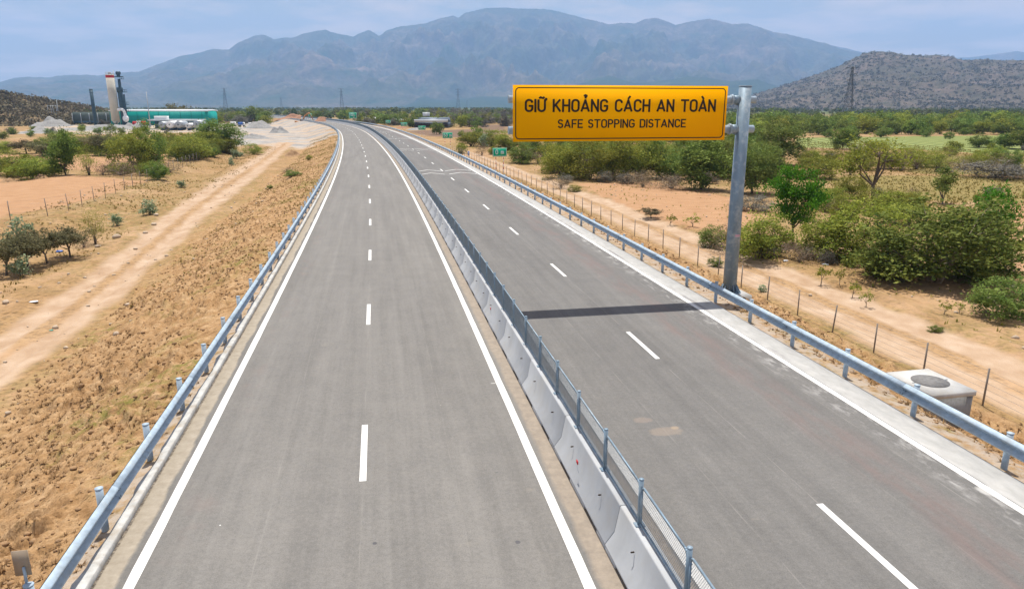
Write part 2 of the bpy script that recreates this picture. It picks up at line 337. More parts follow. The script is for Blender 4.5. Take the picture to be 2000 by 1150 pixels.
def ground(X, Y, detail=True):
    """height and zone masks of the ground sheet"""
    S_, W_ = SW(X, Y); D = np.hypot(X, Y)
    far = sstep(200, 600, D)
    zl = ZL + 0 * X; zr = ZR * (1 - far) + -2.6 * far - 0.3 * sstep(27, 60, W_) * (1 - far)
    wob = (fbm(S_ / 9.0, W_ / 9.0, 3, 5) - 0.5)
    toe = -12.3 - 2.5 * sstep(15, 60, S_) + wob * 2.2
    tl = np.clip((WL - 0.35 - W_) / (WL - 0.35 - toe), 0, 1)
    z_l = -0.04 + (zl + 0.04) * (tl ** 1.15 * 0.75 + 0.25 * sstep(0, 1, tl))
    t2 = np.clip((W_ - 14.7) / 1.7, 0, 1); e3 = 16.4 - 1.1 * (1 - sstep(21, 27, S_)); t3 = np.clip((W_ - e3) / (20.7 - e3 - 0.8 * (1 - sstep(21, 27, S_)) + wob), 0, 1)
    z_r = -0.06 - 0.22 * t2 + (zr + 0.28) * (0.5 * t3 + 0.5 * sstep(0, 1, t3))
    z = np.where(W_ < 5, z_l, z_r)
    on = (W_ > WL - 0.12) & (W_ < WR - 0.02); z = np.where(on, -0.45, z)
    z = np.where(D > 1080, -2.65, z)
    offl = sstep(0.03, 0.25, tl) * (W_ < 5); offr = sstep(14.9, 16.5, W_); off = np.where(on, 0, np.maximum(offl, offr))
    z = z - 0.5 * np.exp(-((S_ - 16.8) / 1.9) ** 2 - ((W_ - 18.2) / 1.5) ** 2) * (W_ > 15.5)
    # tracks
    er_ = np.interp(S_, [30, 41, 75, 130, 192, 215], [-14.4, -14.3, -16.3, -17.2, -18.2, -18]); el_ = np.interp(S_, [37, 53, 85, 110, 205], [-18.2, -18.8, -21.5, -22.8, -23.1])
    e = np.abs(W_ - (er_ + el_) / 2) / np.abs(er_ - el_) * 2 + 9 * (S_ > 240); trk_l = 1 - sstep(0.72, 1.12, e + (fbm(X / 2.5, Y / 2.5, 3, 9) - 0.5) * 0.45)
    rutl = 1 - np.abs(np.abs(e) - 0.45) / 0.2
    wr0 = 21.5 + 0.4 * wob; wr1 = 26.4 - 1.4 * sstep(60, 140, S_) + wob * 0.8; mid = (wr0 + wr1) / 2; hwr = (wr1 - wr0) / 2
    er = np.abs(W_ - mid) / hwr; trk_r = (1 - sstep(0.78, 1.1, er + (fbm(X / 2, Y / 2, 3, 11) - 0.5) * 0.4)) * (W_ < 40) * (W_ > 15) * (1 - sstep(150, 190, S_))
    trk = np.maximum(trk_l * (W_ < -5), trk_r)
    # banks of the tracks and the fence bank
    z = z + np.where(W_ < -5, 0.22 * np.exp(-((e - 1.35) / 0.28) ** 2) * (fbm(X / 3, Y / 3, 3, 21)), 0) * off
    z = z + np.where((W_ > 18) & (S_ < 150), 0.3 * np.exp(-((W_ - wr1 - 0.8) / 0.7) ** 2) * fbm(X / 2, Y / 2, 3, 22), 0)
    df, _ = dist_poly(X, Y, FENCE_L); sidef = np.where(inpoly(X, Y, np.vstack([FENCE_L, [[-300, 300], [-300, 40]]])), -1, 1)
    z = z + np.where(W_ < -12, 0.55 * sstep(5, 1.5, df * sidef + 1.0 * (fbm(X / 4, Y / 4, 2, 3) - .5)) * sstep(120, 40, df), 0) * sstep(25, 12, df) 
    ditch = np.where(W_ < -12, sstep(3.5, 1.5, np.abs(df - 4.0)) * (sidef > 0), 0); z = z - 0.3 * ditch
    grav = np.zeros(X.shape)
    for p in Y_GRAVEL: grav = np.maximum(grav, softpoly(X, Y, p, 14))
    crop = np.zeros(X.shape)
    for p in Y_CROP: crop = np.maximum(crop, softpoly(X, Y, p, 5))
    dry = np.zeros(X.shape)
    for p in Y_DRY: dry = np.maximum(dry, softpoly(X, Y, p, 8))
    bare = np.zeros(X.shape)
    for p in Y_BARE: bare = np.maximum(bare, softpoly(X, Y, p, 5))
    pl = np.zeros(X.shape)
    for p in PLOUGH: pl = np.maximum(pl, softpoly(X, Y, p, 20))
    clod = np.where(W_ < 5, sstep(0.0, 0.12, tl) * (1 - sstep(0.85, 1.12, (WL - W_) / (WL - toe) + (fbm(X / 2, Y / 2, 3, 14) - .5) * .4)), sstep(14.7, 15.4, W_) * (1 - sstep(20.2, 21.4, W_ + wob)))
    clod = np.where(D < 420, clod, 0) * (~on)
    if detail:
        nearf = 1 - sstep(70, 160, D)
        bil = np.abs(2 * fbm(X / 0.62, Y / 0.5, 2, 31, 0.55) - 1)
        cl = ridged(S_ / 0.62 + 3 + 0.6 * wob, W_ / 0.42, 2, 41, 0.6) - 0.5 - 0.25 * np.abs(2 * vn(X / 0.21, Y / 0.21, 33) - 1)
        patch = 0.45 + 0.9 * sstep(0.35, 0.65, fbm(X / 2.2, Y / 2.2, 3, 51))
        z = z + clod * nearf * off * patch * (0.40 * cl + 0.20 * (bil - 0.2) + 0.22 * (fbm(X / 2.2, Y / 2.2, 3, 51) - 0.5))
        z = z + clod * sstep(40, 110, D) * off * 0.35 * (fbm(X / 1.3, Y / 1.3, 3, 52) - 0.5)
        rough = (1 - clod) * (1 - trk) * off
        z = z + rough * (1 - sstep(150, 300, D)) * (0.22 * (fbm(X / 5, Y / 5, 3, 61) - 0.5) + 0.07 * (fbm(X / 0.7, Y / 0.7, 3, 62) - 0.5) * nearf)
        z = z - trk_l * np.clip(rutl, 0, 1) * 0.13 * off - trk_r * np.clip(1 - np.abs(er - 0.42) / 0.2, 0, 1) * 0.08
        z = z + trk * 0.035 * (fbm(X / 0.8, Y / 0.8, 3, 71) - 0.5) * nearf
        z = z + rough * 0.5 * (fbm(X / 30, Y / 30, 3, 81) - 0.5) * sstep(40, 90, D) * (1 - sstep(400, 900, D))
        z = z + grav * 0.9 * (fbm(X / 7, Y / 7, 3, 82) - 0.45) * sstep(100, 170, D) * off
    # far plain undulation, very soft
    z = np.where(on, -0.45, z)
    # hill on the left
    hx, hy = -455.0, 560.0
    return z, np.stack([trk, grav, crop], -1), np.stack([clod, dry, bare], -1), np.stack([np.where((np.abs(W_ - 15.1) < 0.75) | (np.abs(W_ + 5.15) < 0.42), 1.0, 0.0) * (D < 300), pl * 0, pl * 0], -1), np.stack([pl, sstep(500, 1500, D), np.clip(np.where(W_ < 5, sstep(0.30, 0.12, np.abs(e) + (fbm(X / 1.5, Y / 1.5, 3, 91) - .5) * .3) * trk_l, sstep(0.26, 0.1, er + (fbm(X / 1.5, Y / 1.5, 3, 92) - .5) * .3) * trk_r), 0, 1)], -1)
def gz(X, Y):
    X = np.atleast_1d(np.asarray(X, float)); Y = np.atleast_1d(np.asarray(Y, float)); return ground(X, Y)[0]
def gz1(p): return float(gz(p[0], p[1])[0])

def build_ground():
    az = np.concatenate([np.arange(-180, -45, 3.0), np.arange(-45, 45.01, 0.14), np.arange(48, 180.1, 3.0)])
    az = np.radians(az)
    r = [1.5, 3, 4.5, 6]; fr = F * 1024 / 2000
    while r[-1] < 60: r.append(r[-1] + max(0.035, 1.5 * r[-1] ** 2 / (10.5 * fr)))
    while r[-1] < 420: r.append(r[-1] + min(1.35 * r[-1] ** 2 / (10.8 * fr), 0.022 * r[-1] ** 0.9 + 0.6))
    while r[-1] < 15500: r.append(r[-1] * 1.022)
    r = np.array(r); A, Rr = np.meshgrid(az, r); X = (Rr * np.sin(A)).ravel(); Y = (Rr * np.cos(A)).ravel()
    z, m1, m2, m4, m3 = ground(X, Y); na, nr = len(az), len(r)
    i = np.arange(nr - 1)[:, None] * na + np.arange(na - 1)[None]; i = i.ravel()
    Fc = np.stack([i, i + 1, i + 1 + na, i + na], 1)[:, ::-1]
    V = np.stack([X, Y, z], 1); c0 = len(V); V = np.vstack([V, [[0, 0, gz(0.0, -0.5)[0]]]])
    o = nmesh('ground', V, Fc, M['ground'], smooth=True)
    pad = lambda m: np.vstack([m, m[:1] * 0])
    fattr(o, 'za', pad(m1)); fattr(o, 'zb', pad(m2)); fattr(o, 'zc', pad(m3)); fattr(o, 'zd', pad(m4)); tag(o, kind='structure')
    print('ground verts', len(V)); return o
def ground_material():
    k = NT('ground'); p = k.gen()
    trk, grav, crop = k.attr('za'); clod, dry, bare = k.attr('zb'); plo, far, ditch = k.attr('zc')
    big = k.noise(p, 0.035, 7, 0.6); med = k.noise(p, 0.35, 7, 0.62); fine = k.noise(p, 3.5, 6, 0.65); tiny = k.noise(p, 17, 4, 0.7)
    soil = k.ramp(med, [(0.3, (0.22, 0.128, 0.058)), (0.5, (0.315, 0.195, 0.093)), (0.72, (0.40, 0.262, 0.14))])
    speck = k.ramp(fine, [(0.36, (0.55, 0.55, 0.55)), (0.5, (0.95, 0.95, 0.95)), (0.68, (1.1, 1.1, 1.1))])
    soil = k.mix(1.0, soil, speck, 'MULTIPLY')
    soil = k.mix(k.ramp(k.noise(k.scalev(p, (1, 0.6, 1)), 0.14, 7, 0.65), [(0.5, 0), (0.66, 0.85)]), soil, (0.42, 0.27, 0.16))
    soil = k.mix(k.ramp(k.noise(p, 0.7, 7, 0.72), [(0.56, 0), (0.68, 0.7)]), soil, (0.14, 0.09, 0.05))
    grassn = k.math('MULTIPLY', k.ramp(big, [(0.38, 0), (0.56, 1)]), k.ramp(k.noise(p, 1.1, 6, 0.7), [(0.40, 0), (0.60, 1)]))
    gcol = k.ramp(fine, [(0.3, (0.10, 0.085, 0.026)), (0.6, (0.22, 0.17, 0.06))])
    c = k.mix(k.math('MULTIPLY', grassn, 0.75), soil, gcol)
    bcol = k.ramp(k.noise(k.scalev(p, (1, 2.2, 1)), 0.5, 6, 0.6), [(0.3, (0.30, 0.165, 0.085)), (0.7, (0.40, 0.24, 0.135))])
    c = k.mix(k.ramp(k.math('ADD', bare, k.math('MULTIPLY', k.math('SUBTRACT', med, 0.5), 1.2)), [(0.42, 0), (0.58, 0.9)]), c, bcol)
    clc = k.ramp(k.noise(p, 1.6, 7, 0.7), [(0.3, (0.22, 0.122, 0.052)), (0.48, (0.35, 0.212, 0.102)), (0.68, (0.47, 0.315, 0.175))])
    clg = k.math('MULTIPLY', k.ramp(k.noise(p, 0.16, 4, 0.6), [(0.5, 0), (0.62, 1)]), k.ramp(k.noise(p, 2.2, 5, 0.7), [(0.45, 0), (0.6, 0.9)]))
    clc = k.mix(clg, clc, (0.17, 0.16, 0.035))
    clc = k.mix(k.ramp(k.noise(k.scalev(p, (1.4, 1, 1)), 4.2, 7, 0.75), [(0.54, 0), (0.64, 0.8)]), clc, (0.13, 0.08, 0.035)); clc = k.mix(1.0, clc, k.ramp(tiny, [(0.33, (0.72, 0.70, 0.66)), (0.55, (1.05, 1.05, 1.05))]), 'MULTIPLY')
    c = k.mix(clod, c, clc)
    dcol = k.ramp(k.noise(p, 0.5, 6, 0.7), [(0.3, (0.13, 0.115, 0.035)), (0.7, (0.25, 0.19, 0.07))])
    c = k.mix(k.ramp(k.math('ADD', dry, k.math('MULTIPLY', k.math('SUBTRACT', med, 0.5), 0.8)), [(0.4, 0), (0.6, 0.9)]), c, dcol)
    rows = k.n('ShaderNodeTexWave'); rows.inputs['Scale'].default_value = 0.33; rows.inputs['Distortion'].default_value = 1.5; rows.inputs['Detail'].default_value = 3; k.l(k.scalev(p, (0.2, 1, 1)), rows.inputs['Vector'])
    ccol = k.mix(rows.outputs['Fac'], (0.10, 0.125, 0.035), (0.23, 0.255, 0.085))
    c = k.mix(k.ramp(k.math('ADD', crop, k.math('MULTIPLY', k.math('SUBTRACT', med, 0.5), 0.5)), [(0.45, 0), (0.55, 1)]), c, ccol)
    c = k.mix(k.ramp(plo, [(0.4, 0), (0.6, 0.9)]), c, k.ramp(fine, [(0.3, (0.10, 0.065, 0.045)), (0.7, (0.18, 0.12, 0.085))]))
    grc = k.ramp(k.noise(p, 0.22, 8, 0.65), [(0.3, (0.18, 0.172, 0.165)), (0.5, (0.28, 0.265, 0.245)), (0.68, (0.38, 0.34, 0.295))])
    grc = k.mix(k.ramp(k.noise(k.scalev(p, (0.6, 1.6, 1)), 0.045, 7, 0.6), [(0.46, 0), (0.58, 0.85)]), grc, (0.40, 0.30, 0.21))
    c = k.mix(k.ramp(k.math('ADD', grav, k.math('MULTIPLY', k.math('SUBTRACT', k.noise(p, 0.06, 6, 0.6), 0.5), 1.6)), [(0.45, 0), (0.58, 1)]), c, grc)
    tcol = k.ramp(k.noise(k.scalev(p, (1.6, 1.0, 1)), 0.55, 7, 0.6), [(0.3, (0.31, 0.205, 0.125)), (0.55, (0.395, 0.285, 0.195)), (0.75, (0.455, 0.35, 0.26))])
    tcol = k.mix(1.0, tcol, k.ramp(tiny, [(0.3, (0.9, 0.89, 0.87)), (0.6, (1.02, 1.02, 1.02))]), 'MULTIPLY')
    c = k.mix(trk, c, tcol); c = k.mix(k.math('MULTIPLY', ditch, 0.85), c, soil)
    shd, _a, _b = k.attr('zd'); c = k.mix(k.math('MULTIPLY', shd, k.ramp(k.noise(p, 2.4, 6, 0.7), [(0.38, 0), (0.56, 0.85)])), c, (0.36, 0.305, 0.25))
    fcol = k.ramp(k.noise(k.scalev(p, (0.35, 1.0, 1)), 0.004, 8, 0.65), [(0.3, (0.035, 0.065, 0.025)), (0.5, (0.07, 0.10, 0.035)), (0.62, (0.16, 0.15, 0.07)), (0.75, (0.38, 0.26, 0.17))])
    c = k.mix(far, c, fcol)
    k.base(c); k.set(0.95, 0, 0.1)
    h = k.math('ADD', k.math('MULTIPLY', fine, 0.7), k.math('MULTIPLY', tiny, 0.3))
    b = k.n('ShaderNodeBump'); b.inputs['Distance'].default_value = 0.16; st_ = k.noise(k.scalev(p, (7, 4, 4)), 1.6, 6, 0.75); h = k.math('ADD', h, k.math('MULTIPLY', k.math('MULTIPLY', st_, clod), 1.1)); k.l(h, b.inputs['Height'])
    k.l(k.math('ADD', k.math('MULTIPLY', k.math('SUBTRACT', 1.0, trk), 0.45), 0.12), b.inputs['Strength']); k.l(b.outputs[0], k.b.inputs['Normal'])
    return k.m
M['ground'] = ground_material(); build_ground()

# ------------------------------------------------------------------ mountains and hills
def mtn_material(name, c1, c2, c3, sc):
    k = NT(name); p = k.gen(); n1 = k.noise(p, sc, 9, 0.68); n2 = k.noise(p, sc * 9, 6, 0.7); n3 = k.noise(p, sc * 0.25, 5, 0.6)
    c = k.ramp(n1, [(0.32, c1), (0.52, c2), (0.70, c3)])
    c = k.mix(k.ramp(n3, [(0.4, 0), (0.65, 0.6)]), c, c1)
    c = k.mix(1.0, c, k.ramp(n2, [(0.3, (0.5, 0.55, 0.5)), (0.6, (1.15, 1.1, 1.1))]), 'MULTIPLY'); k.base(c); k.set(0.95, 0, 0.05)
    k.bump(n2, 0.8, 1.2 / sc * 0.05); return k.m
M['mtn'] = mtn_material('mountain_dry_forest', (0.03, 0.06, 0.025), (0.11, 0.09, 0.065), (0.27, 0.195, 0.15), 0.0022)
M['foot'] = mtn_material('foothill_dark', (0.02, 0.04, 0.02), (0.035, 0.06, 0.03), (0.07, 0.08, 0.045), 0.004)  # foothill ridge, darker green than the range behind it
M['hillb'] = mtn_material('brown_scrub_hill', (0.055, 0.062, 0.045), (0.125, 0.102, 0.085), (0.22, 0.165, 0.14), 0.018)
M['knoll'] = mtn_material('scrub_knoll', (0.10, 0.09, 0.045), (0.20, 0.145, 0.085), (0.32, 0.22, 0.13), 0.05)
def ridge(name, sil, D0, d_near, d_back, mat, nx=520, nr=100, sd=0, amp=0.5, kx=70, kr=2.2, jag=0.0, pw=1.25):
    e = [elev(x, y) for x, y in sil]; azs = np.array([a for a, b in e]); tn = np.array([b for a, b in e])
    az = np.linspace(azs[0], azs[-1], nx); H = np.interp(az, azs, tn)
    Dc = D0 * (1 + 0.10 * (fbm(az * 6, az * 0, 3, sd + 7) - 0.5)); Hc = Dc * H + CH + 3
    Hc = np.maximum(Hc + jag * D0 * (fbm(az * 260, az * 0, 4, sd + 3) - 0.5), 0)
    t = np.concatenate([np.linspace(0, 1, int(nr * 0.75)), np.linspace(1, 2, int(nr * 0.25) + 1)[1:]])
    T, A = np.meshgrid(t, az, indexing='ij')
    DN = D0 - d_near
    Rr = np.where(T <= 1, DN + (Dc[None] - DN) * T, Dc[None] + d_back * (T - 1))
    g = np.where(T <= 1, T ** pw, (1 - np.clip(T - 1, 0, 1)) ** 1.2)
    Xw = Rr * np.sin(A); Yw = Rr * np.cos(A); wl = D0 * 0.085; wx = fbm(Xw / wl / 1.5, Yw / wl / 1.5, 3, sd + 2) * 1.3
    n = 0.75 * ridged(Xw / wl + wx, Yw / wl / 1.9 + wx * .6, 6, sd, 0.6) + 0.25 * fbm(Xw / wl * 4, Yw / wl * 3, 4, sd + 5)
    env = 4 * g * (1 - g)
    Z = Hc[None] * (g - amp * env * (0.68 - n) * (T < 1.0001)) - 4.5
    low = np.clip(1 - T * 3, 0, 1); Z = Z + (-6 * low)
    X = Rr * np.sin(A); Y = Rr * np.cos(A); na = nx
    i = (np.arange(len(t) - 1)[:, None] * na + np.arange(na - 1)[None]).ravel()
    o = nmesh(name, np.stack([X.ravel(), Y.ravel(), Z.ravel()], 1), np.stack([i, i + na, i + na + 1, i + 1], 1), mat, smooth=True)
    return tag(o, kind='structure')
SIL = [(-900, 205), (-500, 195), (-200, 175), (-60, 163), (0, 160), (30, 152), (60, 150), (95, 152), (110, 148), (170, 146), (190, 148), (230, 142), (270, 140), (290, 133), (330, 118), (350, 110), (390, 103), (415, 96), (430, 96), (447, 98), (460, 86), (485, 75), (500, 69), (515, 68), (535, 77), (560, 73), (572, 74), (590, 66), (612, 62), (635, 58), (650, 64), (690, 72), (705, 64), (720, 59), (730, 64), (740, 71), (755, 60), (780, 52), (800, 50), (830, 46), (860, 36), (885, 31), (895, 35), (910, 25), (945, 17), (980, 15), (1010, 17), (1060, 18), (1080, 20), (1110, 28), (1150, 38), (1190, 48), (1215, 45), (1240, 46), (1262, 37), (1280, 35), (1300, 41), (1320, 49), (1350, 42), (1385, 37), (1400, 40), (1430, 47), (1460, 46), (1485, 54), (1510, 63), (1535, 66), (1555, 71), (1580, 79), (1610, 84), (1640, 95), (1680, 103), (1740, 130), (1800, 160), (1900, 190), (2100, 200)]
ridge('mountain_range', SIL, 11500, 5300, 2500, M['mtn'], nx=900, nr=150, sd=3, amp=1.0, kx=55, kr=1.6, jag=0.0012)
ridge('back_ridge', [(1500, 110), (1555, 74), (1580, 76), (1600, 84), (1660, 96), (1720, 112), (1800, 122), (1850, 114), (1900, 112), (1955, 104), (1985, 100), (2040, 108), (2200, 130), (2500, 190)], 14800, 1500, 500, M['mtn'], nx=200, nr=40, sd=13, jag=0.001)
ridge('foothills', [(640, 211), (740, 209), (790, 204), (815, 192), (832, 187), (850, 194), (880, 196), (940, 188), (1000, 190), (1080, 186), (1130, 164), (1165, 154), (1190, 147), (1220, 157), (1240, 163), (1290, 158), (1340, 151), (1380, 151), (1420, 159), (1480, 155), (1510, 166), (1560, 185), (1640, 205)], 6900, 1700, 700, M['foot'], nx=400, nr=60, sd=23, amp=0.4, kx=70, jag=0.0008)
ridge('scrub_hill', [(1340, 211), (1400, 203), (1450, 190), (1480, 182), (1520, 170), (1560, 157), (1600, 143), (1640, 128), (1665, 115), (1690, 103), (1706, 100), (1720, 101), (1735, 101), (1760, 105), (1790, 108), (1830, 107), (1860, 111), (1880, 117), (1900, 117), (1930, 115), (1960, 118), (2010, 116), (2080, 118), (2180, 125), (2300, 150), (2600, 205)], 3300, 1500, 900, M['hillb'], nx=700, nr=150, sd=33, amp=0.45, kx=30, kr=2.0, jag=0.0022)
KN = ridge('scrub_knoll', [(-700, 215), (-500, 190), (-300, 170), (-150, 165), (-50, 170), (0, 179), (20, 182), (60, 188), (100, 196), (140, 203), (180, 210), (200, 214), (232, 222), (260, 226)], 700, 240, 220, M['knoll'], nx=260, nr=80, sd=43, amp=0.3, kx=14, jag=0.001, pw=0.95)

# ------------------------------------------------------------------ road surface, kerbs, strip, markings
def strip(name, cols, s0, s1, ds, mat, z=0.0, zf=None, skirt=0.0, wob=None):
    """sheet following the road between offsets cols; uv = (w, s)"""
    s = np.arange(s0, s1 + ds / 2, ds); n = len(s); cols = np.array(cols, float); V = []; U = []
    for i, c in enumerate(cols):
        cc = c + (wob(s, i) if wob else 0); q = Q(s, cc); zz = z if zf is None else zf(c)
        V.append(np.stack([q[0], q[1], np.full(n, zz)], 1)); U.append(np.stack([np.full(n, c), s], 1))
    V = np.vstack(V); U = np.vstack(U); Fc = []
    for i in range(len(cols) - 1):
        a = i * n + np.arange(n - 1); Fc.append(np.stack([a, a + n, a + n + 1, a + 1], 1))
    return nmesh(name, V, np.vstack(Fc), mat, uv=U)
def uvsep(k):
    u = k.n('ShaderNodeUVMap'); u.uv_map = 'UVMap'; sp = k.n('ShaderNodeSeparateXYZ'); k.l(u.outputs[0], sp.inputs[0]); return u.outputs[0], sp.outputs[0], sp.outputs[1]
def band(k, x, a, b, soft, nz=None, amt=0.0):
    """1 inside a<x<b"""
    if nz is not None: x = k.math('ADD', x, k.math('MULTIPLY', k.math('SUBTRACT', nz, 0.5), amt))
    l = k.math('DIVIDE', k.math('SUBTRACT', x, a), soft, True); r = k.math('DIVIDE', k.math('SUBTRACT', b, x), soft, True)
    return k.math('MULTIPLY', l, r)
def asphalt():
    k = NT('asphalt'); uv, u, v = uvsep(k); p = k.gen()
    g = k.noise(p, 38, 4, 0.75); m = k.noise(p, 1.2, 6, 0.6); st = k.noise(k.scalev(uv, (2.2, 0.06, 1)), 1.0, 7, 0.7); big = k.noise(k.scalev(uv, (0.5, 0.06, 1)), 1.0, 7, 0.65)
    pav = k.n('ShaderNodeTexVoronoi'); pav.inputs['Scale'].default_value = 1.0
    c = k.ramp(st, [(0.3, (0.141, 0.135, 0.126)), (0.7, (0.185, 0.177, 0.165))])
    c = k.mix(1.0, c, k.ramp(m, [(0.3, (0.93, 0.93, 0.93)), (0.7, (1.06, 1.05, 1.04))]), 'MULTIPLY')
    c = k.mix(1.0, c, k.ramp(big, [(0.32, (0.87, 0.87, 0.88)), (0.68, (1.08, 1.08, 1.08))]), 'MULTIPLY')
    c = k.mix(1.0, c, k.ramp(g, [(0.3, (0.74, 0.74, 0.74)), (0.5, (1, 1, 1)), (0.72, (1.24, 1.23, 1.21))]), 'MULTIPLY')
    c = k.mix(1.0, c, k.ramp(k.noise(p, 9, 7, 0.8), [(0.35, (0.86, 0.86, 0.86)), (0.65, (1.12, 1.12, 1.11))]), 'MULTIPLY')
    c = k.mix(1.0, c, k.ramp(band(k, u, 5.0, 30.0, 0.1), [(0.0, (1, 1, 1)), (1.0, (0.84, 0.85, 0.87))]), 'MULTIPLY')
    # reddish scuffed band in the right carriageway and next to the left edge line
    rn = k.noise(k.scalev(uv, (1.2, 0.25, 1)), 1.3, 6, 0.7)
    rb = k.math('MULTIPLY', band(k, u, 11.0, 12.6, 0.5, k.noise(k.scalev(uv, (0, 0.2, 1)), 1, 3), 1.2), k.ramp(rn, [(0.42, 0), (0.62, 0.55)]))
    c = k.mix(rb, c, (0.165, 0.118, 0.108))
    rb2 = k.math('MULTIPLY', band(k, u, -3.8, -2.9, 0.3), k.ramp(k.noise(uv, 0.8, 6, 0.7), [(0.52, 0), (0.7, 0.4)])); c = k.mix(rb2, c, (0.19, 0.145, 0.13))
    # thin longitudinal paving seams
    for a, wdt, f in ((-1.9, 0.02, 0.25), (0.0, 0.02, 0.25), (2.05, 0.02, 0.2), (9.56, 0.018, 0.5), (7.7, 0.02, 0.3), (12.75, 0.02, 0.45), (11.3, 0.02, 0.2)):
        c = k.mix(k.math('MULTIPLY', k.math('MULTIPLY', band(k, u, a - wdt, a + wdt, wdt, k.noise(k.scalev(uv, (0, 0.4, 1)), 1, 3), 0.08), f), k.ramp(k.noise(k.scalev(uv, (0, 0.8, 1)), 1, 5), [(0.4, 0), (0.6, 1)])), c, (0.30, 0.28, 0.25))
    # pale dusty blotches and small dark spots
    pb = k.math('MULTIPLY', k.ramp(k.noise(p, 0.55, 7, 0.68), [(0.64, 0), (0.74, 0.5)]), 1.0); c = k.mix(pb, c, (0.25, 0.22, 0.18))
    ds = k.ramp(k.noise(p, 2.1, 2, 0.5), [(0.775, 0), (0.80, 0.7)]); c = k.mix(ds, c, (0.07, 0.07, 0.08))
    ls = k.ramp(k.noise(k.scalev(p, (1, 1, 1)), 5.3, 2, 0.5), [(0.80, 0), (0.82, 0.8)]); c = k.mix(ls, c, (0.5, 0.47, 0.42))
    def spot(c, uu, vv, ru, rv, cc, f):
        a = k.math('DIVIDE', k.math('SUBTRACT', u, uu), ru); b = k.math('DIVIDE', k.math('SUBTRACT', v, vv), rv)
        d = k.math('ADD', k.math('ADD', k.math('MULTIPLY', a, a), k.math('MULTIPLY', b, b)), k.math('MULTIPLY', k.math('SUBTRACT', k.noise(p, 5, 6, 0.8), 0.5), 1.6))
        return k.mix(k.math('MULTIPLY', k.ramp(d, [(0.5, 1), (1.0, 0)]), f), c, cc)
    for (x_, y_, a_, b_, cc_, f_) in ((732, 1060, .05, .05, (0.06, 0.06, 0.07), .8), (1011, 1058, .06, .07, (0.06, 0.06, 0.07), .7), (1300, 842, .5, .28, (0.25, 0.20, 0.155), .45), (1318, 835, .14, .10, (0.33, 0.25, 0.17), .5), (1255, 820, .3, .2, (0.24, 0.19, 0.155), .4), (1935, 958, .30, .28, (0.45, 0.44, 0.42), .8), (1250, 512, .35, .5, (0.36, 0.35, 0.33), .6), (1330, 575, .4, .5, (0.36, 0.35, 0.33), .6), (964, 748, .10, .03, (0.45, 0.44, 0.42), .8), (430, 1025, .02, .02, (0.6, 0.6, 0.58), .9), (1170, 540, .1, .04, (0.35, 0.26, 0.19), .7)):
        sx_, wx_ = sw1(P(x_, y_)); c = spot(c, wx_, sx_, a_, b_, cc_, f_)
    wn_ = k.noise(k.scalev(uv, (1, 0.6, 1)), 0.9, 7, 0.65)
    # sand along the kerb, along the barrier and at the right strip
    sandc = k.ramp(k.noise(p, 4, 6, 0.7), [(0.3, (0.29, 0.245, 0.185)), (0.7, (0.43, 0.375, 0.30))])
    c = k.mix(k.math('MULTIPLY', band(k, u, -5.6, -4.17, 0.07, wn_, 0.35), 0.88), c, sandc)
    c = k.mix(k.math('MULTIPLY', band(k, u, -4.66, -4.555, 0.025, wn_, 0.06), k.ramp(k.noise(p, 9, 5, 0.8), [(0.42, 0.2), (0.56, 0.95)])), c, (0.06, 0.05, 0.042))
    sand2 = k.ramp(k.noise(p, 4, 6, 0.7), [(0.3, (0.20, 0.165, 0.13)), (0.7, (0.32, 0.265, 0.205))])
    c = k.mix(k.math('MULTIPLY', band(k, u, 4.15, 5.9, 0.12, wn_, 0.3), 0.8), c, sand2)
    cem = k.ramp(k.noise(k.scalev(uv, (2, 0.7, 1)), 1.6, 7, 0.7), [(0.5, 0), (0.66, 0.8)])
    c = k.mix(k.math('MULTIPLY', band(k, u, 12.7, 15.0, 0.5, wn_, 0.8), cem), c, (0.36, 0.35, 0.335))
    dp = k.ramp(k.noise(k.scalev(uv, (0.3, 0.2, 1)), 1.0, 5, 0.6), [(0.47, 0), (0.58, 1)])
    ccon = k.ramp(k.noise(k.scalev(uv, (2.5, 1, 1)), 1.5, 7, 0.65), [(0.3, (0.33, 0.325, 0.31)), (0.7, (0.46, 0.45, 0.43))])
    ccon = k.mix(k.math('MULTIPLY', band(k, u, 13.70, 13.88, 0.04, wn_, 0.25), dp), ccon, (0.25, 0.24, 0.235))
    c = k.mix(band(k, u, 13.68, 15.2, 0.02), c, ccon)
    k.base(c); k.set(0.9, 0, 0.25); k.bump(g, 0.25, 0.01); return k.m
M['asphalt'] = asphalt()
S0, S1 = -25, 1250
zedge = lambda c: -0.5 if (c < WL - 0.2 or c > WR + 0.005) else 0.0
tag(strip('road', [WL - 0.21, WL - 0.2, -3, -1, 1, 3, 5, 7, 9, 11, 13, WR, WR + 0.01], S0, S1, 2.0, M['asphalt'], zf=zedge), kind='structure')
def paint():
    k = NT('road_paint'); p = k.gen(); c = k.ramp(k.noise(p, 3, 7, 0.7), [(0.3, (0.54, 0.535, 0.51)), (0.7, (0.66, 0.655, 0.635))])
    c = k.mix(k.ramp(k.noise(p, 14, 5, 0.75), [(0.60, 0), (0.72, 0.55)]), c, (0.36, 0.34, 0.31)); k.base(c); k.set(0.7, 0, 0.3); return k.m
M['paint'] = paint()
wobl = lambda a: (lambda s, i: (fbm(s * 0.9 + i * 50, s * 0, 3, a) - 0.5) * 0.014)
for nm, c_ in (('edge_line', -3.97), ('edge_line', 3.99), ('edge_line', 5.98), ('edge_line', 13.56)):
    tag(strip(nm, [c_ - 0.1, c_ + 0.1], S0, 900, 0.5 if c_ != 5.98 else 2, M['paint'], z=0.004, wob=wobl(int(c_ * 7) + 40)), kind='structure')
mv = []; mf = []
